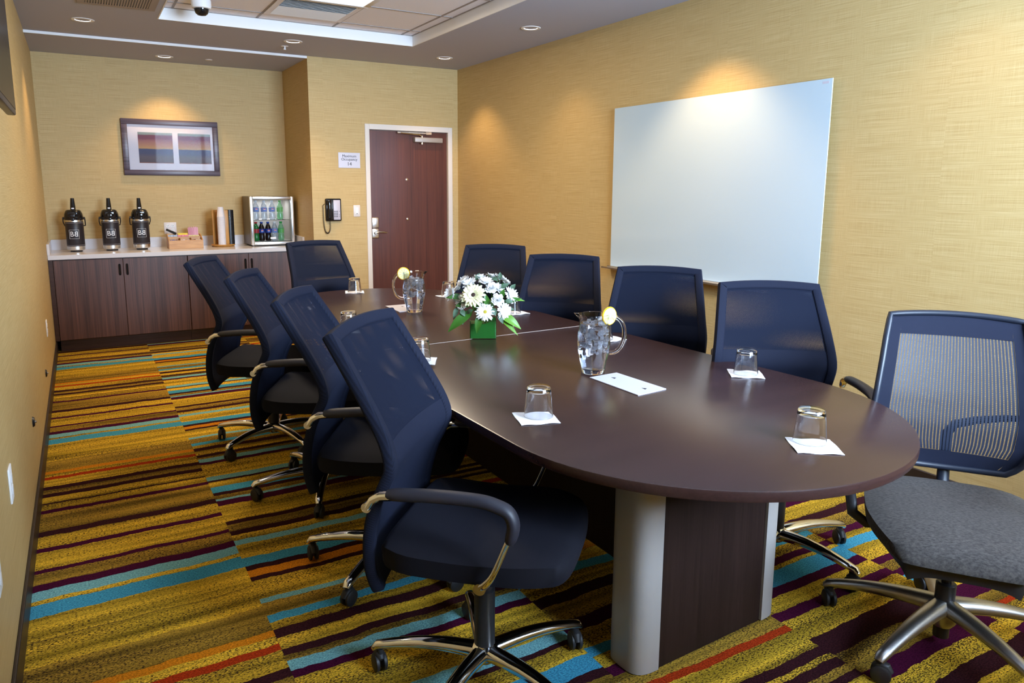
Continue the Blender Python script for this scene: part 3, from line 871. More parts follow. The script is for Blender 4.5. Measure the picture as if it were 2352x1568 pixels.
for k in range(26):
    if cup0 is None:
        cup0 = MB().lathe([(.0, .003), (.026, .003), (.026, .0), (.0275, 0), (.0365, .092), (.0385, .094), (.0385, .097), (.0360, .097), (.0265, .006), (0, .006)], n=28).build('paper_cup', cupm, cat='paper cup')
        o = cup0
    else:
        o = cup0.copy(); COL.objects.link(o)
    o['group'] = 'stack of upside-down white paper cups'
    o['label'] = 'upside-down white paper cup in bamboo holder, %s' % nth(k, 26)
    o.rotation_euler = (PI, 0, 0)
    o.location = (QX-.018, QY-.060, ZC+.0245+.097+k*.0110)
lid0 = None
for k in range(24):
    if lid0 is None:
        lid0 = MB().lathe([(0, .012), (.028, .012), (.033, .015), (.0395, .0145), (.0415, .013), (.042, .0), (.039, 0)], n=28).build('coffee_cup_cover', M['black'], cat='cup lid')
        o = lid0
    else:
        o = lid0.copy(); COL.objects.link(o)
    o['group'] = 'stack of black cup lids'; o['label'] = 'black plastic cup cover in bamboo holder, %s' % nth(k, 24)
    o.location = (QX+.072, QY+.0, ZC+.025+k*.0142)

# small fridge
FX, FY = 1.700, 7.66
e = empty('mini_fridge', (FX, FY, ZC), rz=.0, label='small glass-door drinks fridge with silver frame on the counter', cat='fridge')
fw_, fd, fh_ = .218, .375, .50
mb = MB().box(-fw_, .045, .012, -fw_+.025, fd, fh_, .004, 1).box(fw_-.025, .045, .012, fw_, fd, fh_, .004, 1).box(-fw_+.02, .045, fh_-.028, fw_-.02, fd, fh_, .003, 1).box(-fw_+.02, .045, .012, fw_-.02, fd, .045, .003, 1).box(-fw_+.02, fd-.02, .04, fw_-.02, fd, fh_-.02)
for sx in (-1, 1):
    for sy in (.07, fd-.04): mb.cyl((sx*(fw_-.03), sy, 0), .012, 0, .013, 10)
mb.build('cabinet_body', M['fridgeside'], e, smooth=0)
MB().box(-fw_+.026, fd-.024, .046, fw_-.026, fd-.021, fh_-.029).box(-fw_+.0255, .06, .046, -fw_+.028, fd-.022, fh_-.029).box(fw_-.028, .06, .046, fw_-.0255, fd-.022, fh_-.029).box(-fw_+.026, .06, .0455, fw_-.026, fd-.022, .048).build('liner', M['inner'], e, smooth=0)
d = MB()
ft = .031
for a in ((-fw_, .012, -fw_+ft, fh_), (fw_-ft, .012, fw_, fh_), (-fw_+ft-.004, .012, fw_-ft+.004, .012+ft), (-fw_+ft-.004, fh_-ft, fw_-ft+.004, fh_)):
    d.box(a[0], 0, a[1], a[2], .040, a[3], .005, 2)
dd = d.build('fridge_door', M['brush'], e)
MB().box(-fw_+ft-.002, .015, .012+ft-.002, fw_-ft+.002, .019, fh_-ft+.002).build('door_glass', M['doorglass'], dd, smooth=0)
MB().box(-.028, .0085, .070, .028, .0145, .090, .003, 2).build('door_badge', M['white'], dd)
text_mesh('Elements', .011, 'badge_lettering', M['signmetal'], dd, Matrix.Translation((0, .0080, .080)) @ RXY, depth=.0003)
mb = MB()
for k in range(12): mb.tube([(-fw_+.03, .07+.02*k, .262), (fw_-.03, .07+.02*k, .262)], .0018, 5)
for sx in (-.17, 0, .17): mb.tube([(sx, .065, .259), (sx, .30, .259)], .0022, 5)
mb.build('wire_shelf', M['chrome'], e)
area_light('fridge_lamp', (FX, FY+.2, ZC+fh_-.035), (0, 0, 0), .25, .12, .8, (.95, .97, 1))
def bottle_mat(name, col, tr=.6):
    return pbr(name, col, .15, Transmission_Weight=tr)
bm_ = {'cola': bottle_mat('cola_bottle', (.02, .008, .006), .1), 'green': bottle_mat('green_bottle', (.03, .30, .07), .5), 'clear': bottle_mat('water_bottle', (.80, .86, .92), .8), 'lime': bottle_mat('lime_bottle', (.35, .75, .40), .7)}
capm = {'cola': pbr('blue_cap', (.02, .06, .35), .4), 'green': pbr('red_cap', (.5, .02, .02), .4), 'clear': M['white'], 'lime': pbr('green_cap', (.03, .35, .05), .4)}
labm = {'cola': pbr('blue_label', (.015, .04, .25), .4), 'green': pbr('red_label', (.45, .03, .03), .4), 'clear': pbr('silver_blue_label', (.25, .32, .60), .4), 'lime': pbr('lime_label', (.12, .45, .10), .4)}
redm, blum = pbr('logo_red', (.75, .03, .03), .4), pbr('logo_blue', (.02, .08, .5), .4)
def bottle(kind, x, y, z, lab):
    e = empty('soda_bottle', (FX+x, FY+y, ZC+z), label=lab, cat='bottle', group='drink bottles inside the fridge')
    MB().lathe([(0, .002), (.022, .0), (.030, .008), (.031, .04), (.027, .062), (.030, .085), (.031, .12), (.024, .148), (.013, .170), (.012, .184), (0, .184)], n=20).build('bottle_body', bm_[kind], e)
    MB().lathe([(.0135, .178), (.0145, .180), (.0145, .195), (0, .196)], n=16).build('cap', capm[kind], e)
    MB().lathe([(.0285, .080), (.0312, .082), (.0322, .122), (.0300, .124)], n=24).build('bottle_label', labm[kind], e)
    if kind in ('cola', 'clear'):
        # round red / white / blue emblem on the label
        for mt, z0, z1 in ((redm, .0025, .0125), (M['whiteink'], -.0025, .0025), (blum, -.0125, -.0025)):
            mb = MB()
            poly = []
            for k in range(9):
                zz = z0+(z1-z0)*k/8
                poly.append((math.sqrt(max(0, .0125**2-zz*zz)), .102+zz))
            poly2 = [(-px, pz) for px, pz in reversed(poly)]
            mb.prism(poly+poly2, -.0335, -.0325, 'Y')
            mb.build('emblem', mt, e, smooth=0)
for i, (k, x) in enumerate((('green', -.150), ('cola', -.095), ('cola', -.030), ('clear', .035), ('lime', .100))):
    bottle(k, x, .10, .0485, 'drink bottle on bottom fridge shelf, ' + ('green one at the far left', 'dark cola beside the green one', 'dark cola in the centre', 'clear one right of the colas', 'pale green one at the right')[i])
for i, (k, x) in enumerate((('clear', -.140), ('clear', -.060), ('clear', .020), ('lime', .100))):
    bottle(k, x, .11, .2645, 'drink bottle on top fridge shelf, ' + ('clear one at the far left', 'clear one second from left', 'clear one with blue label right of centre', 'pale green one at the right')[i])

# ================================================================== WHITEBOARD
e = empty('whiteboard', (XR, 3.508, 1.47), label='large frameless white glass marker board on right wall', cat='whiteboard')
MB().box(-.030, -.916, -.585, -.024, .916, .585, .001, 1).build('glass_panel', M['board'], e, smooth=0)
mb = MB()
for sy in (-.75, .75):
    for sz in (-.45, .45): mb.cyl((0, sy, sz), .02, -.025, 0, 12, 'X')
mb.build('standoff', M['brush'], e)
mb = MB().box(-.085, -.60, -.600, -.026, .955, -.596).box(-.088, -.60, -.600, -.085, .955, -.588).box(-.030, -.60, -.600, -.026, .955, -.586)
mb.build('pen_tray', M['brush'], e, smooth=0)
MB().box(-.0306, -.895, .560, -.0300, -.855, .572).build('maker_mark', M['phonegrey'], e, smooth=0)

# ================================================================== TABLE
NC, NR, FC, FR = Vector((1.690, 1.712)), .676, Vector((1.590, 4.300)), .652
AX = (FC-NC).normalized(); SX = Vector((AX.y, -AX.x))
def outline(inset=0, part=None, n=40):
    """racetrack outline, counter-clockwise; part 0 = near half, 1 = far half"""
    near = [NC+SX*(NR-inset)*cos(a)-AX*(NR-inset)*sin(a) for a in [PI-PI*k/n for k in range(n+1)]]   # left -> near tip -> right
    far = [FC+SX*(FR-inset)*cos(a)+AX*(FR-inset)*sin(a) for a in [PI*k/n for k in range(n+1)]]        # right -> far tip -> left
    mid = (NC+FC)/2+AX*.03
    mr = (NR+FR)/2-inset
    g = .0012
    if part == 0: return near+[mid+SX*mr-AX*g, mid-SX*mr-AX*g]
    if part == 1: return [mid+SX*mr+AX*g]+far+[mid-SX*mr+AX*g]
    return near+far
tb = empty('conference_table', (0, 0, 0), label='long oval dark brown conference table in two halves', cat='table')
TT = .031
for prt in (0, 1):
    poly = outline(0, prt)
    mb = MB()
    prof = [(.006, -TT), (.0015, -TT+.002), (0, -TT+.006), (0, -.005), (.0012, -.0015), (.005, 0)]
    rings = []
    for ins, z in prof:
        rings.append([(p.x, p.y, TZ+z) for p in outline(ins, prt)])
    mb.ring_surface(rings, True, True, True)
    mb.build('tabletop', M['tabletop'], tb, smooth=30)
# seam strip: pale laminate edge in the joint
mid = (NC+FC)/2+AX*.03
mb = MB()
a_, b_ = mid-SX*.655, mid+SX*.655
mb.box(-.660, -.0022, TZ-.02, .660, .0022, TZ+.0004, mat=Matrix.Translation((mid.x, mid.y, 0)) @ Matrix.Rotation(math.atan2(SX.y, SX.x), 4, 'Z'))
mb.build('seam_strip', M['plate'], tb, smooth=0)
def pedestal(cx, cy, rz):
    T = Matrix.Translation((cx, cy, 0)) @ Matrix.Rotation(rz, 4, 'Z')
    mb = MB().box(-.243, -.068, .0, .243, .068, TZ-TT, mat=T)
    pd = mb.build('pedestal', M['panelwood'], tb, smooth=0)
    for s_ in (-1, 1):
        pts = []
        n = 16
        for k in range(n+1):
            a = -PI/2+PI*k/n
            pts.append((s_*(.245+.088*abs(cos(a))**.62), .078*math.copysign(abs(sin(a))**.62, sin(a))))
        inner = [(s_*.243, .078), (s_*.243, -.078)]
        poly = pts+inner
        if s_ < 0: poly = poly[::-1]
        mb = MB().prism(poly, .004, TZ-TT-.001)
        bmesh.ops.transform(mb.bm, matrix=T, verts=mb.bm.verts)
        mb.build('pedestal_cap', M['silver'], pd, smooth=35)
pedestal(1.682, 1.618, .045)
pedestal(1.600, 4.38, .03)
MB().box(1.62, 1.71, .12, 1.65, 4.30, TZ-TT-.001).build('modesty_beam', M['panelwood'], tb, smooth=0)

# ================================================================== BLACK MESH CHAIRS
PROF = [(-.256, .375), (-.270, .45), (-.264, .55), (-.242, .64), (-.214, .700), (-.196, .750), (-.210, .81), (-.252, .89), (-.310, .982), (-.360, 1.060)]
WID = [(.375, .190), (.40, .200), (.50, .219), (.62, .231), (.750, .236), (.85, .225), (.98, .208), (1.060, .197)]
def interp(tab, x):
    for (a, va), (b, vb) in zip(tab, tab[1:]):
        if x <= b: 
            t = max(0, (x-a)/(b-a)); return va+(vb-va)*t
    return tab[-1][1]
def set_back(ext=0, wx=0):
    global PC, WC, ARC, SPLIT
    PC = catmull(PROF[:-2]+[(PROF[-2][0]-ext*.22, PROF[-2][1]+ext*.5), (PROF[-1][0]-ext*.5, PROF[-1][1]+ext)], 5)
    WC = catmull(WID[:-2]+[(WID[-2][0]+ext*.5, WID[-2][1]+wx*.6), (WID[-1][0]+ext, WID[-1][1]+wx)], 5)
    ARC = [0]
    for (a, b), (c, d) in zip(PC, PC[1:]): ARC.append(ARC[-1]+math.hypot(c-a, d-b))
    SPLIT = next(i for i, p in enumerate(PC) if p[1] > .80)
set_back()
def wid(z): return interp([(a, b) for a, b in WC], z)
def bpt(i, u, off=0):
    """point on the back surface: i = profile row, u = -1..1 across, off = towards the rear"""
    b, z = PC[i]
    j, k = max(i-1, 0), min(i+1, len(PC)-1)
    tx, tz = PC[k][0]-PC[j][0], PC[k][1]-PC[j][1]
    l = math.hypot(tx, tz); nx, nz = -tz/l, tx/l      # rearward normal
    curve = .020*(u*u-.35)
    top = max(0, (z-.93)/.13)*.008*(1-u*u)
    return Vector((b+curve+nx*off, u*wid(z), z+nz*off*.6+top))
NU = 16
US = [-1+2*k/NU for k in range(NU+1)]
def surf(mb, i0, i1, off, ushr=1.0):
    rows = [[bpt(i, u*ushr, off) for u in US] for i in range(i0, i1+1)]
    uvs = [[(u*wid(PC[i][1]), ARC[i]) for u in US] for i in range(i0, i1+1)]
    mb.ring_surface(rows, closed=False, uvs=uvs)
def star_base(e, R, matl, phase, hub_z=.112, w0=.024, w1=.014, arch=.012, dull=False):
    MB().lathe([(0, .070), (.030, .070), (.040, .085), (.040, .118), (.030, .128), (0, .128)], n=24).build('base_hub', matl, e)
    protoL = protoC = None
    for k in range(5):
        a = phase+k*2*PI/5
        if protoL is None:
            mb = MB()
            pts = []; rad = []; fl = []
            n = 12
            for i in range(n+1):
                t = i/n
                r = .02+(R-.02)*t
                z = hub_z-.012+(.088-hub_z+.010)*t*t+arch*sin(PI*t)
                pts.append((r, 0, z)); rad.append(w0+(w1-w0)*t); fl.append(.85-.10*t)
            pts.append((R+.012, 0, .074)); rad.append(w1*.75); fl.append(.7)
            mb.tube(pts, rad, 12, fl)
            protoL = mb.build('base_leg', matl, e)
            mb = MB()
            for s_ in (-1, 1):
                x0, x1 = (.004, .020) if s_ > 0 else (-.020, -.004)
                mb.lathe([(0, x0), (.022, x0), (.0292, x0+.004*(1 if s_ > 0 else 1)), (.0292, x1-.004), (.022, x1), (0, x1)], (0, 0, .0294), 24, 'Y')
            mb.tube([(-.026, 0, .036), (-.014, 0, .052), (.006, 0, .057), (.020, 0, .046)], [.010, .015, .016, .010], 10)
            mb.cyl((.010, 0, 0), .008, .045, .078, 10)
            protoC = mb.build('caster', M['rubber'], e)
            l_, c_ = protoL, protoC
        else:
            l_ = protoL.copy(); COL.objects.link(l_); c_ = protoC.copy(); COL.objects.link(c_)
        l_.rotation_euler = (0, 0, a)
        c_.location = ((R-.006)*cos(a), (R-.006)*sin(a), 0); c_.rotation_euler = (0, 0, a+[.5, 2.2, -1.1, 3.0, 1.3][k])
def make_chair(ext=0, wx=0):
    e = empty('conference_chair', cat='chair')
    if ext:
        set_back(ext, wx)
    T = len(PC)-1
    mb = MB(); surf(mb, SPLIT, T, 0, .97); surf(mb, SPLIT, T, .020, .97)
    mb.build('mesh_panel', M['backmesh'], e)
    # closed lower back panel
    mb = MB()
    rings = []; uvs = []
    for i in range(0, SPLIT+1):
        f_ = [bpt(i, u, -.001) for u in US]; r_ = [bpt(i, u, .021) for u in reversed(US)]
        rings.append(f_+r_)
        uvs.append([(u*wid(PC[i][1]), ARC[i]) for u in US]+[(u*wid(PC[i][1]), ARC[i]) for u in reversed(US)])
    mb.ring_surface(rings, True, True, True, uvs)
    mb.build('lower_back', M['backsolid'], e)
    # rim
    mb = MB()
    loop = [(i, -1.0) for i in range(0, T+1)]+[(T, u) for u in US[1:-1]]+[(i, 1.0) for i in range(T, -1, -1)]
    P_ = []
    for (i, u) in loop:
        c = bpt(i, u, .010)
        du = (bpt(i, min(1, u+.1), .010)-bpt(i, max(-1, u-.1), .010)).normalized()
        dv = (bpt(min(T, i+1), u, .010)-bpt(max(0, i-1), u, .010)).normalized()
        out = Vector((0, 0, 0))
        if abs(u) > .99: out += du*(1 if u > 0 else -1)
        if i == T: out += dv
        nrm = dv.cross(du).normalized()
        P_.append((c, out, -nrm))
    rings = []
    sec = [(.012, -.016), (.0165, -.010), (.0165, .010), (.012, .016), (-.016, .0165), (-.022, .010), (-.022, -.010), (-.016, -.0165)]
    for c, out, nrm in P_:
        rings.append([c+out*a_+nrm*b_ for a_, b_ in sec])
    mb.ring_surface(rings, True, True, True)
    for f in mb.bm.faces:
        for lp in f.loops: lp[mb.uv].uv = (lp.vert.co.z*.8+lp.vert.co.x*.3, lp.vert.co.y+lp.vert.co.z*.5)
    mb.build('backrest_rim', M['backsolid'], e, smooth=50)
    # seat cushion
    mb = MB()
    rows = []; uvs = []
    ny = 18
    secs = []
    for j in (4, 3, 2, 1):                       # rounded rear end
        q = j/4*PI/2*.96; secs.append((-.205-.030*sin(q), cos(q)))
    secs += [(-.205+.445*i/14, 1.0) for i in range(15)]
    for j in (1, 2, 3, 4, 5):                    # rounded waterfall front
        q = j/5*PI/2*.97; secs.append((.240+.042*sin(q), cos(q)))
    for x, sh in secs:
        t = (x+.235)/.517
        hw = .266*(1-.26*max(0, (t-.62)/.38)**2.4)*(1-.14*max(0, (.2-t)/.2)**2)-.022*(1-sh)
        zt = .552-.016*sin(PI*min(1, t*1.2))-.022*max(0, (t-.6)/.4)**2
        zb = .450-.004*sin(PI*t)-.006*max(0, (t-.7)/.3)
        zm = zb+(zt-zb)*.52
        ring = []; uvr = []
        for k in range(ny+1):
            u = -1+2*k/ny
            ring.append((x+(.014 if t > .85 else 0)*(1-u*u), hw*sin(u*PI/2)**1 if False else hw*u, zm+(zt-zm)*max(.15, sh)*(1-.42*abs(u)**6))); uvr.append((x, hw*u))
        for k in range(ny+1):
            u = 1-2*k/ny
            ring.append((x+(.010 if t > .85 else 0)*(1-u*u), hw*.975*u, zm+(zb-zm)*max(.15, sh)*(1-.38*abs(u)**6))); uvr.append((x, hw*u+.3))
        rows.append(ring); uvs.append(uvr)
    mb.ring_surface(rows, True, True, True, uvs)
    mb.build('seat', M['seat'], e, smooth=60)
    # mechanism, column, lever
    mb = MB().box(-.13, -.075, .405, .12, .075, .455, .012, 2).box(-.25, -.035, .40, -.10, .035, .43, .008, 2)
    mb.build('tilt_mechanism', M['black'], e)
    MB().lathe([(.034, .110), (.031, .13), (.031, .300), (.024, .305), (.020, .41)], n=20, cap0=True, cap1=True).build('gas_column', M['black'], e)
    lv = MB().tube([(.03, .06, .43), (.02, .20, .425), (-.03, .265, .39), (-.075, .275, .30)], .005, 8).build('height_lever', M['black'], e)
    MB().tube([(-.045, .270, .355), (-.075, .275, .29), (-.085, .276, .255)], [.007, .011, .009], 10).build('lever_grip', M['rubber'], lv)
    # arms
    for s_ in (-1, 1):
        y = s_*.296
        ch = MB()
        ch.tube([(-.232, y, .664), (-.218, y, .685), (-.195, y, .698), (-.165, y, .702)], [.011, .0125, .013, .013], 10, 1.3, (0, 1, 0))
        ch.cyl((-.235, y-.008, .664), .0135, 0, .016, 20, 'Y')
        ap = catmull([(-.17, y, .702), (-.05, y, .708), (.09, y, .705), (.135, y, .685), (.146, y, .64), (.132, y, .60), (.100, y*.985, .52), (.078, y*.96, .485), (.060, y*.93, .466)], 4)
        ch.tube(ap, [.008 if k < 24 else .008+.0035*min(1, (k-24)/6) for k in range(len(ap))], 10, .8, (0, 1, 0))
        ch.cyl((.060, y*.93-.008, .466), .016, 0, .016, 20, 'Y').cyl((.060, y*.93-.0095, .466), .006, 0, .019, 12, 'Y').cyl((-.235, y-.0095, .664), .005, 0, .019, 12, 'Y')
        af = ch.build('arm_frame', M['chrome'], e)
        pp = catmull([(-.178, y, .704), (-.05, y, .7125), (.06, y, .712), (.108, y, .703), (.139, y, .688), (.151, y, .655), (.142, y, .612)], 5)
        pr_ = [.016, .021]+[.0225]*(len(pp)-5)+[.0215, .020, .0165]
        MB().tube(pp, pr_, 16, .74, (1, 0, 1)).build('arm_pad', M['armpad'], af, smooth=60)
    star_base(e, .335, M['chrome'], .0, w0=.029, w1=.0175)
    return e
CHP = make_chair()
CH1 = make_chair(.022, .008)
CH2 = make_chair(.008, .002)
set_back()
def chair(first, x, y, th, phi, lab):
    """th = facing, phi = world angle of one base leg"""
    pr = {0: CH1, 1: CH2}.get(first, CHP)
    o = place(pr, first < 3, (x, y, 0), th, lab, 'black mesh conference chairs around the table')
    return o, phi-th
chairs = []
specs = [(.955, 1.760, -.755, 1.227, 'black mesh swivel chair nearest the camera, left of the table, whole seat visible'),
 (.981, 2.562, -.550, .055, 'second black mesh chair from camera along the left side of table'),
 (.954, 3.400, -.490, .56, 'third black mesh chair from camera along the left side of table'),
 (.882, 4.195, -.492, -.05, 'farthest black mesh chair on left side, in front of the cabinets'),
 (2.345, 1.845, 4.085, 1.055, 'black mesh chair on the wall side, nearest the grey-seated chair'),
 (2.282, 2.563, 3.915, .3, 'black mesh chair overlapping the lower edge of the whiteboard'),
 (2.241, 3.342, 3.937, .7, 'black mesh chair behind the large water pitcher, left of the whiteboard'),
 (2.270, 4.170, 4.03, .2, 'farthest black mesh chair on the wall side, behind the flowers'),
 (1.534, 4.995, -1.394, .5, 'black mesh chair at the far end of the table, in front of cabinets and phone')]
for i, (x, y, th, phi, lab) in enumerate(specs):
    chairs.append(chair(i, x, y, th, phi, lab))
for o, d in chairs:       # turn each five-star base on its own column
    for c in o.children:
        n = c.name.split('.')[0]
        if n == 'base_leg':
            c.rotation_euler.z += d
        elif n == 'caster':
            v = Vector(c.location); v.rotate(Matrix.Rotation(d, 3, 'Z')); c.location = v; c.rotation_euler.z += d

# ================================================================== GREY-SEATED CHAIR
e = empty('task_chair', (2.345, 1.174, 0), 3.78, label='task chair with grey tweed seat and striped mesh back, at right edge', cat='chair')
star_base(e, .355, M['satin'], .678-3.78, hub_z=.150, w0=.034, w1=.019, arch=.0)
MB().lathe([(.030, .12), (.030, .215), (.024, .22), (.0, .22)], n=20, cap0=True).build('column_sleeve', M['black'], e)
MB().lathe([(.015, .22), (.015, .40)], n=16, cap0=True, cap1=True).build('gas_column', M['black'], e)
MB().cyl((0, 0, 0), .024, .03, .09, 16).build('base_plug', M['black'], e)
MB().box(-.10, -.07, .365, .11, .07, .41, .012, 2).cyl((.05, .05, 0), .026, .325, .37, 16).build('tilt_mechanism', M['black'], e)
mb = MB()
rows = []
nx, ny = 18, 16
def seatshape(z0, z1, inset, topcurve):
    rows = []
    for i in range(nx+1):
        t = i/nx
        x = -.225+inset+(.50-2*inset)*t
        hw = (.258-inset)*(1-.36*max(0, (t-.5)/.5)**2.2)*(1-.22*max(0, (.35-t)/.35)**2)
        zt = z1-topcurve*(max(0, (t-.55)/.45)**2)*.055-.012*sin(PI*t)
        zb = z0-topcurve*.030*max(0, (t-.55)/.45)**2
        if i in (0, nx): zt -= .016; zb += .006
        ring = []
        for k in range(ny+1):
            u = -1+2*k/ny; ring.append((x, hw*u, zt-.022*abs(u)**4))
        for k in range(ny+1):
            u = 1-2*k/ny; ring.append((x, hw*.98*u, zb+.004*abs(u)**5))
        rows.append(ring)
    return rows
MB().ring_surface(seatshape(.408, .492, 0, 1)).build('seat', M['greyseat'], e, smooth=60)
MB().ring_surface(seatshape(.396, .412, .035, 1)).build('seat_shell', M['black'], e, smooth=60)
# back frame and mesh
GP = [(-.232, .535), (-.222, .60), (-.220, .68), (-.240, .78), (-.275, .88), (-.315, .96), (-.358, 1.035)]
GW = [(.535, .170), (.56, .205), (.62, .232), (.72, .240), (.85, .226), (.96, .214), (1.035, .203)]
def gpt(s_, u, off=0, shr=1.0):
    k = s_*(len(GP)-1); i = min(int(k), len(GP)-2); f = k-i
    b = GP[i][0]+(GP[i+1][0]-GP[i][0])*f; z = GP[i][1]+(GP[i+1][1]-GP[i][1])*f
    return Vector((b+.030*u*u-.01-off, u*interp(GW, z)*shr, z+.010*(1-u*u)*(1 if s_ > .9 else 0)-.010*(1-u*u)*(1 if s_ < .05 else 0)))
rim = [gpt(k/24, -1) for k in range(25)]+[gpt(1, u) for u in US[1:-1]]+[gpt(1-k/24, 1) for k in range(25)]+[gpt(0, -u) for u in US[1:-1]]
mb = MB()
rim.append(rim[0])
mb.tube(rim, .011, 10, 1.0, (1, 0, .3))
mb.build('back_frame', M['greyframe'], e)
mb = MB()
def band(s0, s1, u0, u1, ns, nu, off=0):
    rows = [[gpt(s0+(s1-s0)*i/ns, u0+(u1-u0)*k/nu, off) for k in range(nu+1)] for i in range(ns+1)]
    uv = [[((u0+(u1-u0)*k/nu)*.235, (s0+(s1-s0)*i/ns)*.52) for k in range(nu+1)] for i in range(ns+1)]
    mb.ring_surface(rows, closed=False, uvs=uv)
band(0, 1, -.98, -.80, 24, 3); band(0, 1, .80, .98, 24, 3); band(.86, 1, -.80, .80, 5, 12); band(0, .13, -.80, .80, 5, 12)
mb.build('back_border', M['backsolid'], e)
mb = MB(); band(.13, .86, -.80, .80, 20, 14, .002)
mb.build('mesh_panel', M['greymesh'], e)
mb = MB()
mb.tube([(-.10, 0, .39), (-.20, 0, .40), (-.262, 0, .46), (-.275, 0, .56), (-.272, .0, .64), (-.275, .02, .672), (-.272, .08, .695), (-.262, .16, .715), (-.235, .232, .73)], [.020, .020, .020, .019, .017, .016, .014, .012, .011], 12, .7, (1, 0, 0))
mb.build('back_support', M['greyframe'], e)
for s_ in (-1, 1):
    mb = MB().tube([(.02, s_*.15, .40), (.02, s_*.25, .385), (.01, s_*.292, .41), (0, s_*.302, .47), (0, s_*.304, .60), (0, s_*.304, .655)], [.016, .018, .018, .017, .016, .016], 12, .75, (1, 0, 0))
    ar = mb.build('arm_post', M['black'], e)
    MB().box(-.11, s_*.304-.035, .655, .13, s_*.304+.035, .682, .010, 3).build('arm_pad', M['armpad'], ar)
lv = MB().tube([(.05, .06, .39), (.06, .16, .375), (.07, .27, .36), (.09, .31, .355)], .005, 8).build('height_lever', M['black'], e)
MB().tube([(.075, .28, .358), (.10, .33, .353)], [.010, .008], 8).build('lever_paddle', M['black'], lv)

# ================================================================== TABLE SETTINGS
def tumbler():
    e = MB().lathe([(0, .086), (.024, .086), (.031, .0855), (.0335, .082), (.036, .060), (.0415, .002), (.0420, .0), (.0405, .0), (.0395, .003), (.0345, .058), (.0315, .070), (.026, .073), (0, .0735)], n=40)
    for v in e.bm.verts: v.co *= 1.12
    return e.build('glass_tumbler', M['glass'], cat='glass')
TG = tumbler()
def napkin():
    mb = MB()
    n = 8
    rows = []
    for i in range(n+1):
        row = []
        for j in range(n+1):
            x, y = -.0625+.125*i/n, -.0625+.125*j/n
            row.append((x, y, .0016+(.0012*(1+sin(i*1.3+j*.9)) if max(abs(x), abs(y)) > .05 else 0)))
        rows.append(row)
    mb.ring_surface(rows, closed=False)
    top = list(mb.bm.faces)
    r = bmesh.ops.extrude_face_region(mb.bm, geom=top)
    for v in [g for g in r['geom'] if isinstance(g, bmesh.types.BMVert)]: v.co.z -= .0014
    return mb.build('cocktail_napkin', M['napkin'], smooth=60, cat='napkin')
NP = napkin()
seats = [(1.192, 1.860, -.30, (.018, .012), 'nearest the camera on the left side'),
 (1.741, 1.262, -.62, (.020, .030), 'at the near right end of the table'),
 (2.205, 1.925, -.68, (0, 0), 'on the wall side beside the near end'),
 (1.182, 2.735, -.5, (-.002, .008), 'beside the nearest chair back, left of seam'),
 (1.128, 3.500, -.4, (0, .01), 'half hidden by nearest chair back'),
 (1.590, 4.800, -.3, (.0, .0), 'at the far table end'),
 (2.075, 4.330, .2, (0, 0), 'left behind the flower arrangement'),
 (2.130, 3.560, .1, (-.015, 0), 'right behind the flower arrangement'),
 (2.150, 2.720, .1, (-.03, .0), 'behind the large water pitcher'),
 (1.165, 4.290, .1, (-.02, .0), 'hidden behind second chair back from camera')]
for i, (x, y, rz, off, lab) in enumerate(seats):
    o = place(NP, i == 0, (x, y, TZ), rz, 'white paper napkin under the glass '+lab, 'paper napkins on the table')
    o = place(TG, i == 0, (x+off[0]-.0, y+off[1], TZ+.0034), 0, 'upside-down clear tumbler '+lab, 'upside-down tumblers on the table')

# pitchers
def pitcher():
    e = empty('water_pitcher', cat='pitcher')
    out = [(.0, 0), (.043, 0), (.0455, .003), (.049, .03), (.0585, .070), (.0645, .115), (.0625, .155), (.0565, .192), (.0550, .212), (.0580, .234)]
    inn = [(.0562, .233), (.0528, .212), (.0540, .192), (.0600, .155), (.0620, .115), (.0560, .070), (.0455, .028), (.040, .016), (0, .014)]
    mb = MB().lathe(out+inn, n=48)
    for v in mb.bm.verts:      # pull a spout out of the rim, towards -X
        a = math.atan2(v.co.y, -v.co.x)
        if v.co.z > .205 and abs(a) < .55:
            k = (1-abs(a)/.55)**1.3*((v.co.z-.205)/.029)**1.2
            v.co.x -= .024*k; v.co.y *= (1-.35*k); v.co.z += .004*k
    mb.build('pitcher_body', M['acrylic'], e)
    hp = catmull([(.054, 0, .214), (.075, 0, .222), (.100, 0, .210), (.116, 0, .180), (.118, 0, .140), (.105, 0, .102), (.084, 0, .082), (.061, 0, .078)], 4)
    MB().tube(hp, .0085, 12, 1.2, (0, 1, 0)).build('pitcher_handle', M['acrylic'], e)
    return e
PP = pitcher()
def fill_pitcher(x, y, rz, which):
    T = Matrix.Translation((x, y, TZ)) @ Matrix.Rotation(rz, 4, 'Z')
    mb = MB().lathe([(0, .0135), (.0400, .0155), (.0458, .028), (.0563, .070), (.0623, .115), (.0603, .155), (.0543, .192), (.0538, .197), (0, .197)], n=40)
    o = mb.build('pitcher_water', M['water'], label='water filling the %s pitcher' % which, cat='water', kind='stuff'); o.matrix_world = T
    mb = MB()
    rnd = random.Random(x)
    for k in range(90):
        z = .082+.118*rnd.random()**.8
        rr = (.046 if z < .18 else .042)*math.sqrt(rnd.random())
        a = rnd.random()*2*PI
        s_ = .0042+.0045*rnd.random()
        R3 = Matrix.Rotation(rnd.random()*3, 4, 'X') @ Matrix.Rotation(rnd.random()*3, 4, 'Y')
        mb.box(-s_, -s_, -s_, s_, s_, s_, s_*.45, 2, mat=Matrix.Translation((rr*cos(a), rr*sin(a), z)) @ R3)
    o = mb.build('crushed_ice', M['ice'], label='crushed ice floating in the %s pitcher' % which, cat='ice', kind='stuff', smooth=60); o.matrix_world = T
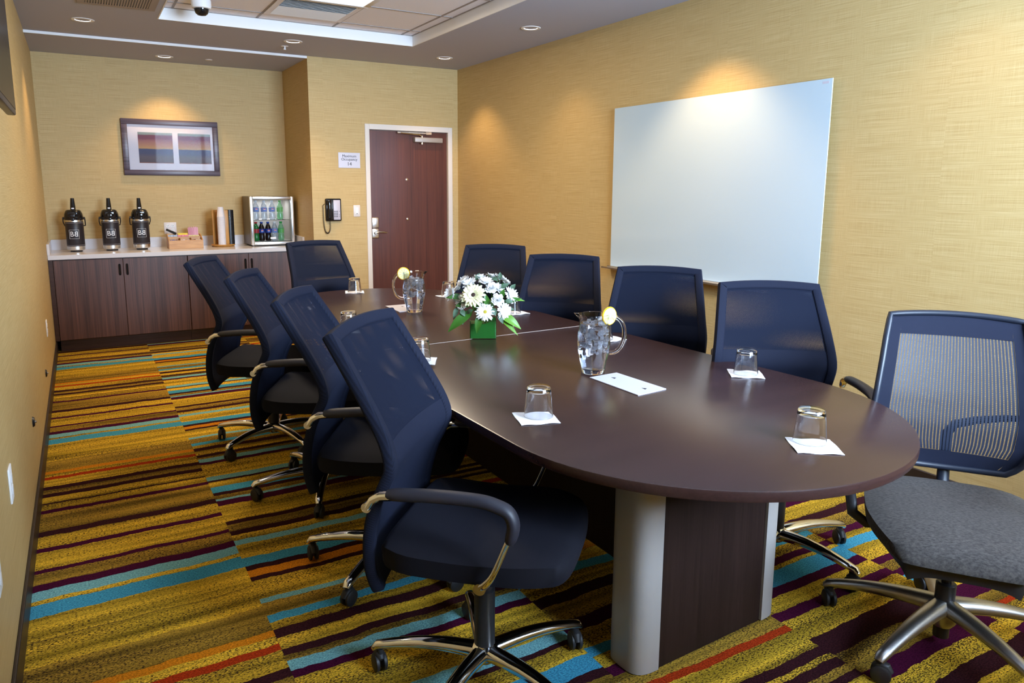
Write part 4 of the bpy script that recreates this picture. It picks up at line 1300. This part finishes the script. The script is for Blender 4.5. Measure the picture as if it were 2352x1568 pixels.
def lemon(x, y, z, rx, ry, rz, lab):
    e = empty('lemon_slice', (x, y, z), cat='lemon slice', label=lab, group='lemon slices on the pitcher rims'); e.rotation_euler = (rx, ry, rz)
    MB().lathe([(.0, -.0035), (.0345, -.0035), (.0365, 0), (.0345, .0035), (0, .0035)], n=36, ax='Y').build('rind', M['lemonskin'], e)
    MB().lathe([(0, -.0042), (.0315, -.0040), (.0315, .0040), (0, .0042)], n=36, ax='Y').build('pith', M['lemonpith'], e)
    mb = MB()
    for k in range(9):
        a0 = 2*PI*k/9+.06; a1 = 2*PI*(k+1)/9-.06
        poly = [(.004*cos((a0+a1)/2), .004*sin((a0+a1)/2))]+[(.0295*cos(a0+(a1-a0)*j/5), .0295*sin(a0+(a1-a0)*j/5)) for j in range(6)]
        mb.prism(poly, -.0050, .0050, 'Y')
    mb.build('flesh', M['lemon'], e)
RZ1 = -.50
place(PP, True, (1.700, 2.240, TZ), RZ1, 'tall clear pitcher of iced water on the near half of the table', 'water pitchers')
fill_pitcher(1.700, 2.240, RZ1, 'nearer')
place(PP, False, (1.640, 3.880, TZ), RZ1+PI, 'smaller looking pitcher of iced water on the far half of the table', 'water pitchers')
fill_pitcher(1.640, 3.880, RZ1+PI, 'farther')
lemon(1.700+.058*cos(RZ1)+.0, 2.240+.058*sin(RZ1), TZ+.225, 0, .2, RZ1+.55, 'yellow lemon slice on the rim of the nearer pitcher')
lemon(1.640-.060*cos(RZ1)-.004, 3.880-.060*sin(RZ1)-.012, TZ+.224, 0, -.25, RZ1+.1, 'yellow lemon slice on the rim of the farther pitcher')

# cards
def card(cs, lab, marks):
    P = [Vector((a, b)) for a, b in cs]
    c = sum(P, Vector((0, 0)))/4
    e = empty('note_card', (c.x, c.y, TZ), cat='card', label=lab, group='long note cards on the table')
    MB().prism([(p.x-c.x, p.y-c.y) for p in P], .0004, .0034).build('card_stock', M['paper'], e, smooth=0)
    ux = (P[3]-P[0]); L_ = ux.length; ux = ux/L_; uy = Vector((-ux.y, ux.x))
    mb = MB()
    for t in marks:
        m0 = P[0]-c+(P[3]-P[0])*t+(P[1]-P[0])*.55
        q = [m0+ux*a+uy*b for a, b in ((-.010, -.004), (.012, -.006), (.004, .008))]
        area = (q[1]-q[0]).cross(q[2]-q[0])
        if area < 0: q = q[::-1]
        mb.prism([(p.x, p.y) for p in q], .0034, .0040)
    mb.build('printed_mark', M['ink'], e, smooth=0)
card([(1.635, 2.175), (1.771, 2.182), (1.782, 1.912), (1.639, 1.897)], 'pale grey note card with small dark marks beside nearer pitcher', (.2, .82))
card([(1.560, 4.140), (1.712, 4.140), (1.700, 3.90), (1.555, 3.90)], 'grey note card lying behind the farther pitcher', (.3,))

# ================================================================== FLOWERS
VX, VY, VR = 1.650, 3.058, -.50
e = empty('flower_vase', (VX, VY, TZ), VR, label='square glass vase lined with a green leaf, at the table seam', cat='vase')
hs = .063
mb = MB().box(-hs, -hs, 0, hs, hs, .130, .006, 3)
top = [f for f in mb.bm.faces if f.calc_center_median().z > .1275]
bmesh.ops.delete(mb.bm, geom=top, context='FACES')
mb.build('vase_glass', M['vaseglass'], e)
mb = MB()
for (a, b_) in (((-1, -1), (1, -1)), ((1, -1), (1, 1)), ((1, 1), (-1, 1)), ((-1, 1), (-1, -1))):
    rows = []
    for k in range(9):
        t = k/8
        x = (a[0]+(b_[0]-a[0])*t)*(hs-.005); y = (a[1]+(b_[1]-a[1])*t)*(hs-.005)
        ztop = .078+.014*sin(3*t+a[0]*2)
        rows.append([(x, y, .004), (x, y, ztop)])
    mb.ring_surface(rows, closed=False)
mb.build('leaf_lining', M['green'], e)
MB().box(-hs+.007, -hs+.007, .006, hs-.007, hs-.007, .074).build('water', M['green'], e, smooth=0)
mb = MB()
rnd = random.Random(3)
for k in range(14):
    x, y = rnd.uniform(-.035, .035), rnd.uniform(-.035, .035)
    mb.tube([(x, y, .06), (x*.8, y*.8, .10), (x*1.2, y*1.2, .15)], .0025, 6)
mb.sphere((0, 0, .150), .050, (1.1, 1.1, .8), 12, 8)
mb.build('stem_bundle', M['leaf'], e)
def petals(mb, n, r0, r1, w_, tilt, droop, z=0, jit=.12, seed=1):
    rnd = random.Random(seed)
    for k in range(n):
        a = 2*PI*k/n+rnd.uniform(-jit, jit)
        L_ = r1*(1+rnd.uniform(-.08, .06)); ti = tilt+rnd.uniform(-.1, .1)
        rows = []
        for i in range(6):
            t = i/5
            ww = w_*(.35+.95*sin(PI*(.15+.72*t))) if t < .99 else w_*.35
            r = r0+(L_-r0)*t
            zz = z+sin(ti)*(r-r0)-droop*t*t*L_
            rr = r0+(r-r0)*cos(ti)
            row = []
            for s_ in (-1, 0, 1):
                row.append((rr*cos(a)-s_*ww*sin(a), rr*sin(a)+s_*ww*cos(a), zz+abs(s_)*ww*.25))
            rows.append(row)
        mb.ring_surface(rows, closed=False)
def orient(dirv, roll=0):
    return Vector(dirv).normalized().to_track_quat('Z', 'Y').to_matrix().to_4x4() @ Matrix.Rotation(roll, 4, 'Z')
def local(ox, oz, dpt):
    """bouquet coordinates: ox = to the right seen from the table's near end, oz = up, dpt = towards the camera"""
    R_ = Vector((cos(VR), sin(VR), 0)); F_ = Vector((sin(VR), -cos(VR), 0))
    oz = oz+.030*max(0, min(1, (oz-.06)/.08))
    return Vector((VX, VY, TZ))+R_*ox+F_*dpt+Vector((0, 0, oz))
def place_flower(o, p, roll=0, dirv=None):
    c = local(0, .13, 0)
    d = (p-c) if dirv is None else dirv
    o.matrix_world = Matrix.Translation(p) @ orient(d, roll)
GRP = 'white and cream flowers in the glass vase'
def daisy(seed, R_, tilt, eye):
    e = empty('daisy', cat='flower')
    mb = MB(); petals(mb, 19, .006, R_, .0042, tilt, .10, 0, .1, seed); petals(mb, 17, .005, R_*.88, .0038, tilt+.25, .05, .001, .1, seed+9)
    mb.build('petals', M['petal'], e, smooth=60)
    MB().sphere((0, 0, .001), .0095, (1, 1, .45), 14, 8).build('flower_centre', M['dcenter'] if eye else M['petal'], e)
    MB().tube([(0, 0, 0), (0, 0, -.03), (0, .002, -.075)], .0022, 6).build('stem', M['leaf'], e)
    return e
F_ = Vector((sin(VR), -cos(VR), 0)); R__ = Vector((cos(VR), sin(VR), 0)); Z_ = Vector((0, 0, 1))
dd_ = [(-.088, .240, .03, .55, False, 'white daisy at the upper left of the bouquet'),
 (-.150, .185, .04, .45, False, 'pale daisy at the far left edge of the bouquet'),
 (-.018, .250, -.01, .6, False, 'upright white daisy at the top centre of the bouquet'),
 (.040, .250, -.03, .6, False, 'white daisy at the top behind the carnations'),
 (.100, .235, -.02, .5, False, 'white daisy at the upper right of the bouquet'),
 (.130, .178, .04, .35, False, 'large white daisy at right side of the bouquet'),
 (.010, .118, .105, .08, True, 'front white daisy with yellow centre facing the camera'),
 (.098, .120, .085, .25, False, 'white daisy at the lower right hanging over the vase'),
 (-.095, .150, .07, .3, False, 'white daisy low on the left below the cream gerbera'),
 (.070, .205, .045, .5, False, 'small white daisy beside the upper carnation'),
 (-.060, .232, .055, .45, False, 'white daisy behind the gerbera, right of the upper left daisy'),
 (.012, .238, .04, .5, False, 'white daisy just above the upper carnation'),
 (-.115, .205, .0, .45, False, 'white daisy partly hidden at back left'),
 (.075, .248, -.02, .45, False, 'white daisy at back between top and upper right ones')]
for i, (ox, oz, dp, ti, eye, lab) in enumerate(dd_):
    o = daisy(i*3+1, .042 if i not in (5, 6) else .047, ti, eye)
    tag(o, lab, group=GRP)
    p = local(ox, oz, dp)
    dv = (p-local(0, .12, 0)).normalized()
    if eye: dv = (F_*1.0+Z_*.30+R__*-.05)
    elif oz < .19: dv = dv+F_*.5
    place_flower(o, p, i, dv)
def gerbera():
    e = empty('gerbera', label='cream gerbera with dark brown centre left of the bouquet middle', cat='flower', group=GRP)
    mb = MB(); petals(mb, 20, .010, .060, .0062, .12, .12, 0, .08, 5); petals(mb, 18, .010, .052, .006, .3, .05, .002, .08, 6); petals(mb, 18, .008, .028, .003, .55, 0, .003, .08, 8)
    mb.build('petals', M['cream'], e, smooth=60)
    MB().sphere((0, 0, .004), .0105, (1, 1, .4), 14, 8).build('flower_centre', M['gcenter'], e)
    MB().tube([(0, 0, 0), (0, 0, -.08)], .003, 6).build('stem', M['leaf'], e)
    return e
o = gerbera(); place_flower(o, local(-.045, .190, .110), 0, F_*1.0+Z_*.55-R__*.18)
def carnation(seed, lab):
    e = empty('carnation', label=lab, cat='flower', group=GRP)
    mb = MB()
    for q in range(5):
        petals(mb, 12-q, .003, .034-.005*q, .0075, .25+.28*q, -.05, .002*q, .3, seed+q)
    mb.build('petals', M['petal'], e, smooth=60)
    MB().lathe([(.003, -.03), (.009, -.02), (.010, -.004), (.006, 0)], n=12).tube([(0, 0, -.025), (0, 0, -.08)], .0022, 6).build('stem', M['leaf'], e)
    return e
o = carnation(20, 'upper white carnation in the middle of the bouquet'); place_flower(o, local(.040, .213, .065), 0, F_+Z_*.9)
o = carnation(31, 'lower white carnation right of the bouquet middle'); place_flower(o, local(.068, .163, .095), 0, F_+Z_*.45+R__*.2)
def leafmesh(L_, W_, bend, mat, name, lab, base, tip, group, upv=(0, 0, 1)):
    mb = MB()
    d = (tip-base); L_ = d.length; d.normalize()
    side = d.cross(Vector(upv)).normalized(); nn = side.cross(d).normalized()
    rows = []
    for i in range(9):
        t = i/8
        ww = W_*sin(PI*(.04+.96*t)**.8)**.9 if 0 < t < 1 else W_*.06
        c = base+d*L_*t+nn*bend*L_*sin(PI*t)
        rows.append([tuple(c+side*s_*ww+nn*abs(s_)*ww*.22) for s_ in (-1, -.5, 0, .5, 1)])
    mb.ring_surface(rows, closed=False)
    mb.tube([tuple(base-d*.03-Z_*.0), tuple(base), tuple(base+d*.02)], .0015, 5)
    return mb.build(name, mat, smooth=60, label=lab, cat='leaf', group=group)
LG = 'green leaves around the bouquet'
big = [((-.05, .115, .06), (-.165, .040, .085), .024, .10, 'leaf', 'large dark leaf hanging lowest at left of the vase'),
 ((.075, .108, .06), (.180, .052, .075), .021, .12, 'leaf3', 'large bright green leaf pointing down right of the vase'),
 ((.075, .100, .055), (.165, .025, .09), .013, .05, 'leaf3', 'narrow leaf tip under the bright right leaf'),
 ((-.010, .115, .085), (-.030, .035, .095), .018, .08, 'leaf', 'leaf hanging over the front of the vase'),
 ((-.09, .17, .05), (-.175, .17, .06), .016, .1, 'leaf', 'dark leaf at left edge of the bouquet'),
 ((-.06, .14, .06), (-.13, .135, .08), .020, .05, 'leaf', 'broad dark leaf on the left below the pale daisy'),
 ((.10, .14, .04), (.185, .165, .05), .014, .1, 'leaf', 'green leaf at right under the large daisy'),
 ((.11, .155, .02), (.200, .150, .03), .009, .1, 'leaf3', 'thin curled leaf at far right of the bouquet'),
 ((.09, .12, .05), (.150, .120, .06), .014, .1, 'leaf2', 'grey green leaf right of the vase rim'),
 ((.085, .17, .07), (.100, .215, .075), .013, .1, 'leaf', 'dark upright leaf between carnation and right daisy'),
 ((.020, .14, .09), (.010, .195, .095), .014, .1, 'leaf', 'upright leaf beside the gerbera'),
 ((-.045, .13, .10), (-.020, .178, .11), .012, .1, 'leaf', 'leaf in front of the gerbera')]
for b0, t0, W_, bd, mt, lab in big:
    leafmesh(0, W_, bd, M[mt], 'leaf', lab, local(*b0), local(*t0), LG, tuple(F_+Z_*.7))
euc = [((-.075, .215, .06), (-.045, .200, .075)), ((.045, .258, .0), (.070, .245, .02)), ((.085, .215, .05), (.125, .235, .045)), ((.105, .160, .09), (.142, .152, .085)), ((.070, .110, .09), (.095, .075, .095)), ((-.11, .155, .08), (-.07, .150, .095)), ((-.035, .245, .01), (-.015, .280, .0)), ((.080, .25, .0), (.082, .285, .0)), ((-.075, .11, .08), (-.045, .125, .10)), ((-.105, .12, .07), (-.085, .10, .085)), ((.045, .13, .10), (.060, .105, .11)), ((.13, .20, .03), (.155, .23, .02)), ((.02, .235, .04), (.035, .225, .06)), ((-.12, .13, .05), (-.14, .085, .06)), ((-.10, .115, .06), (-.095, .07, .08))]
EL = ['small grey-green leaf beside the upper left daisy', 'small grey-green leaf across the top centre daisies', 'grey-green leaf right of the upper carnation', 'small round leaf under the right daisy', 'round grey-green leaf over the vase rim, right front', 'grey-green leaf at left under the pale daisy', 'thin upright leaf at top left of centre', 'thin upright leaf at top right of centre', 'grey leaf left of the yellow-centred daisy', 'small leaf low at left above the vase rim', 'small bud-like leaf right of the yellow-centred daisy', 'small leaf at the upper right edge', 'tiny leaf above the upper carnation', 'drooping pale leaf at far left of bouquet', 'drooping pale leaf left above the hanging dark leaf']
for k, (b0, t0) in enumerate(euc):
    leafmesh(0, .012, .1, M['leaf2'], 'eucalyptus_leaf', EL[k], local(*b0), local(*t0), 'eucalyptus leaves among the flowers', tuple(F_+Z_*.7))
bpy.context.view_layer.update()
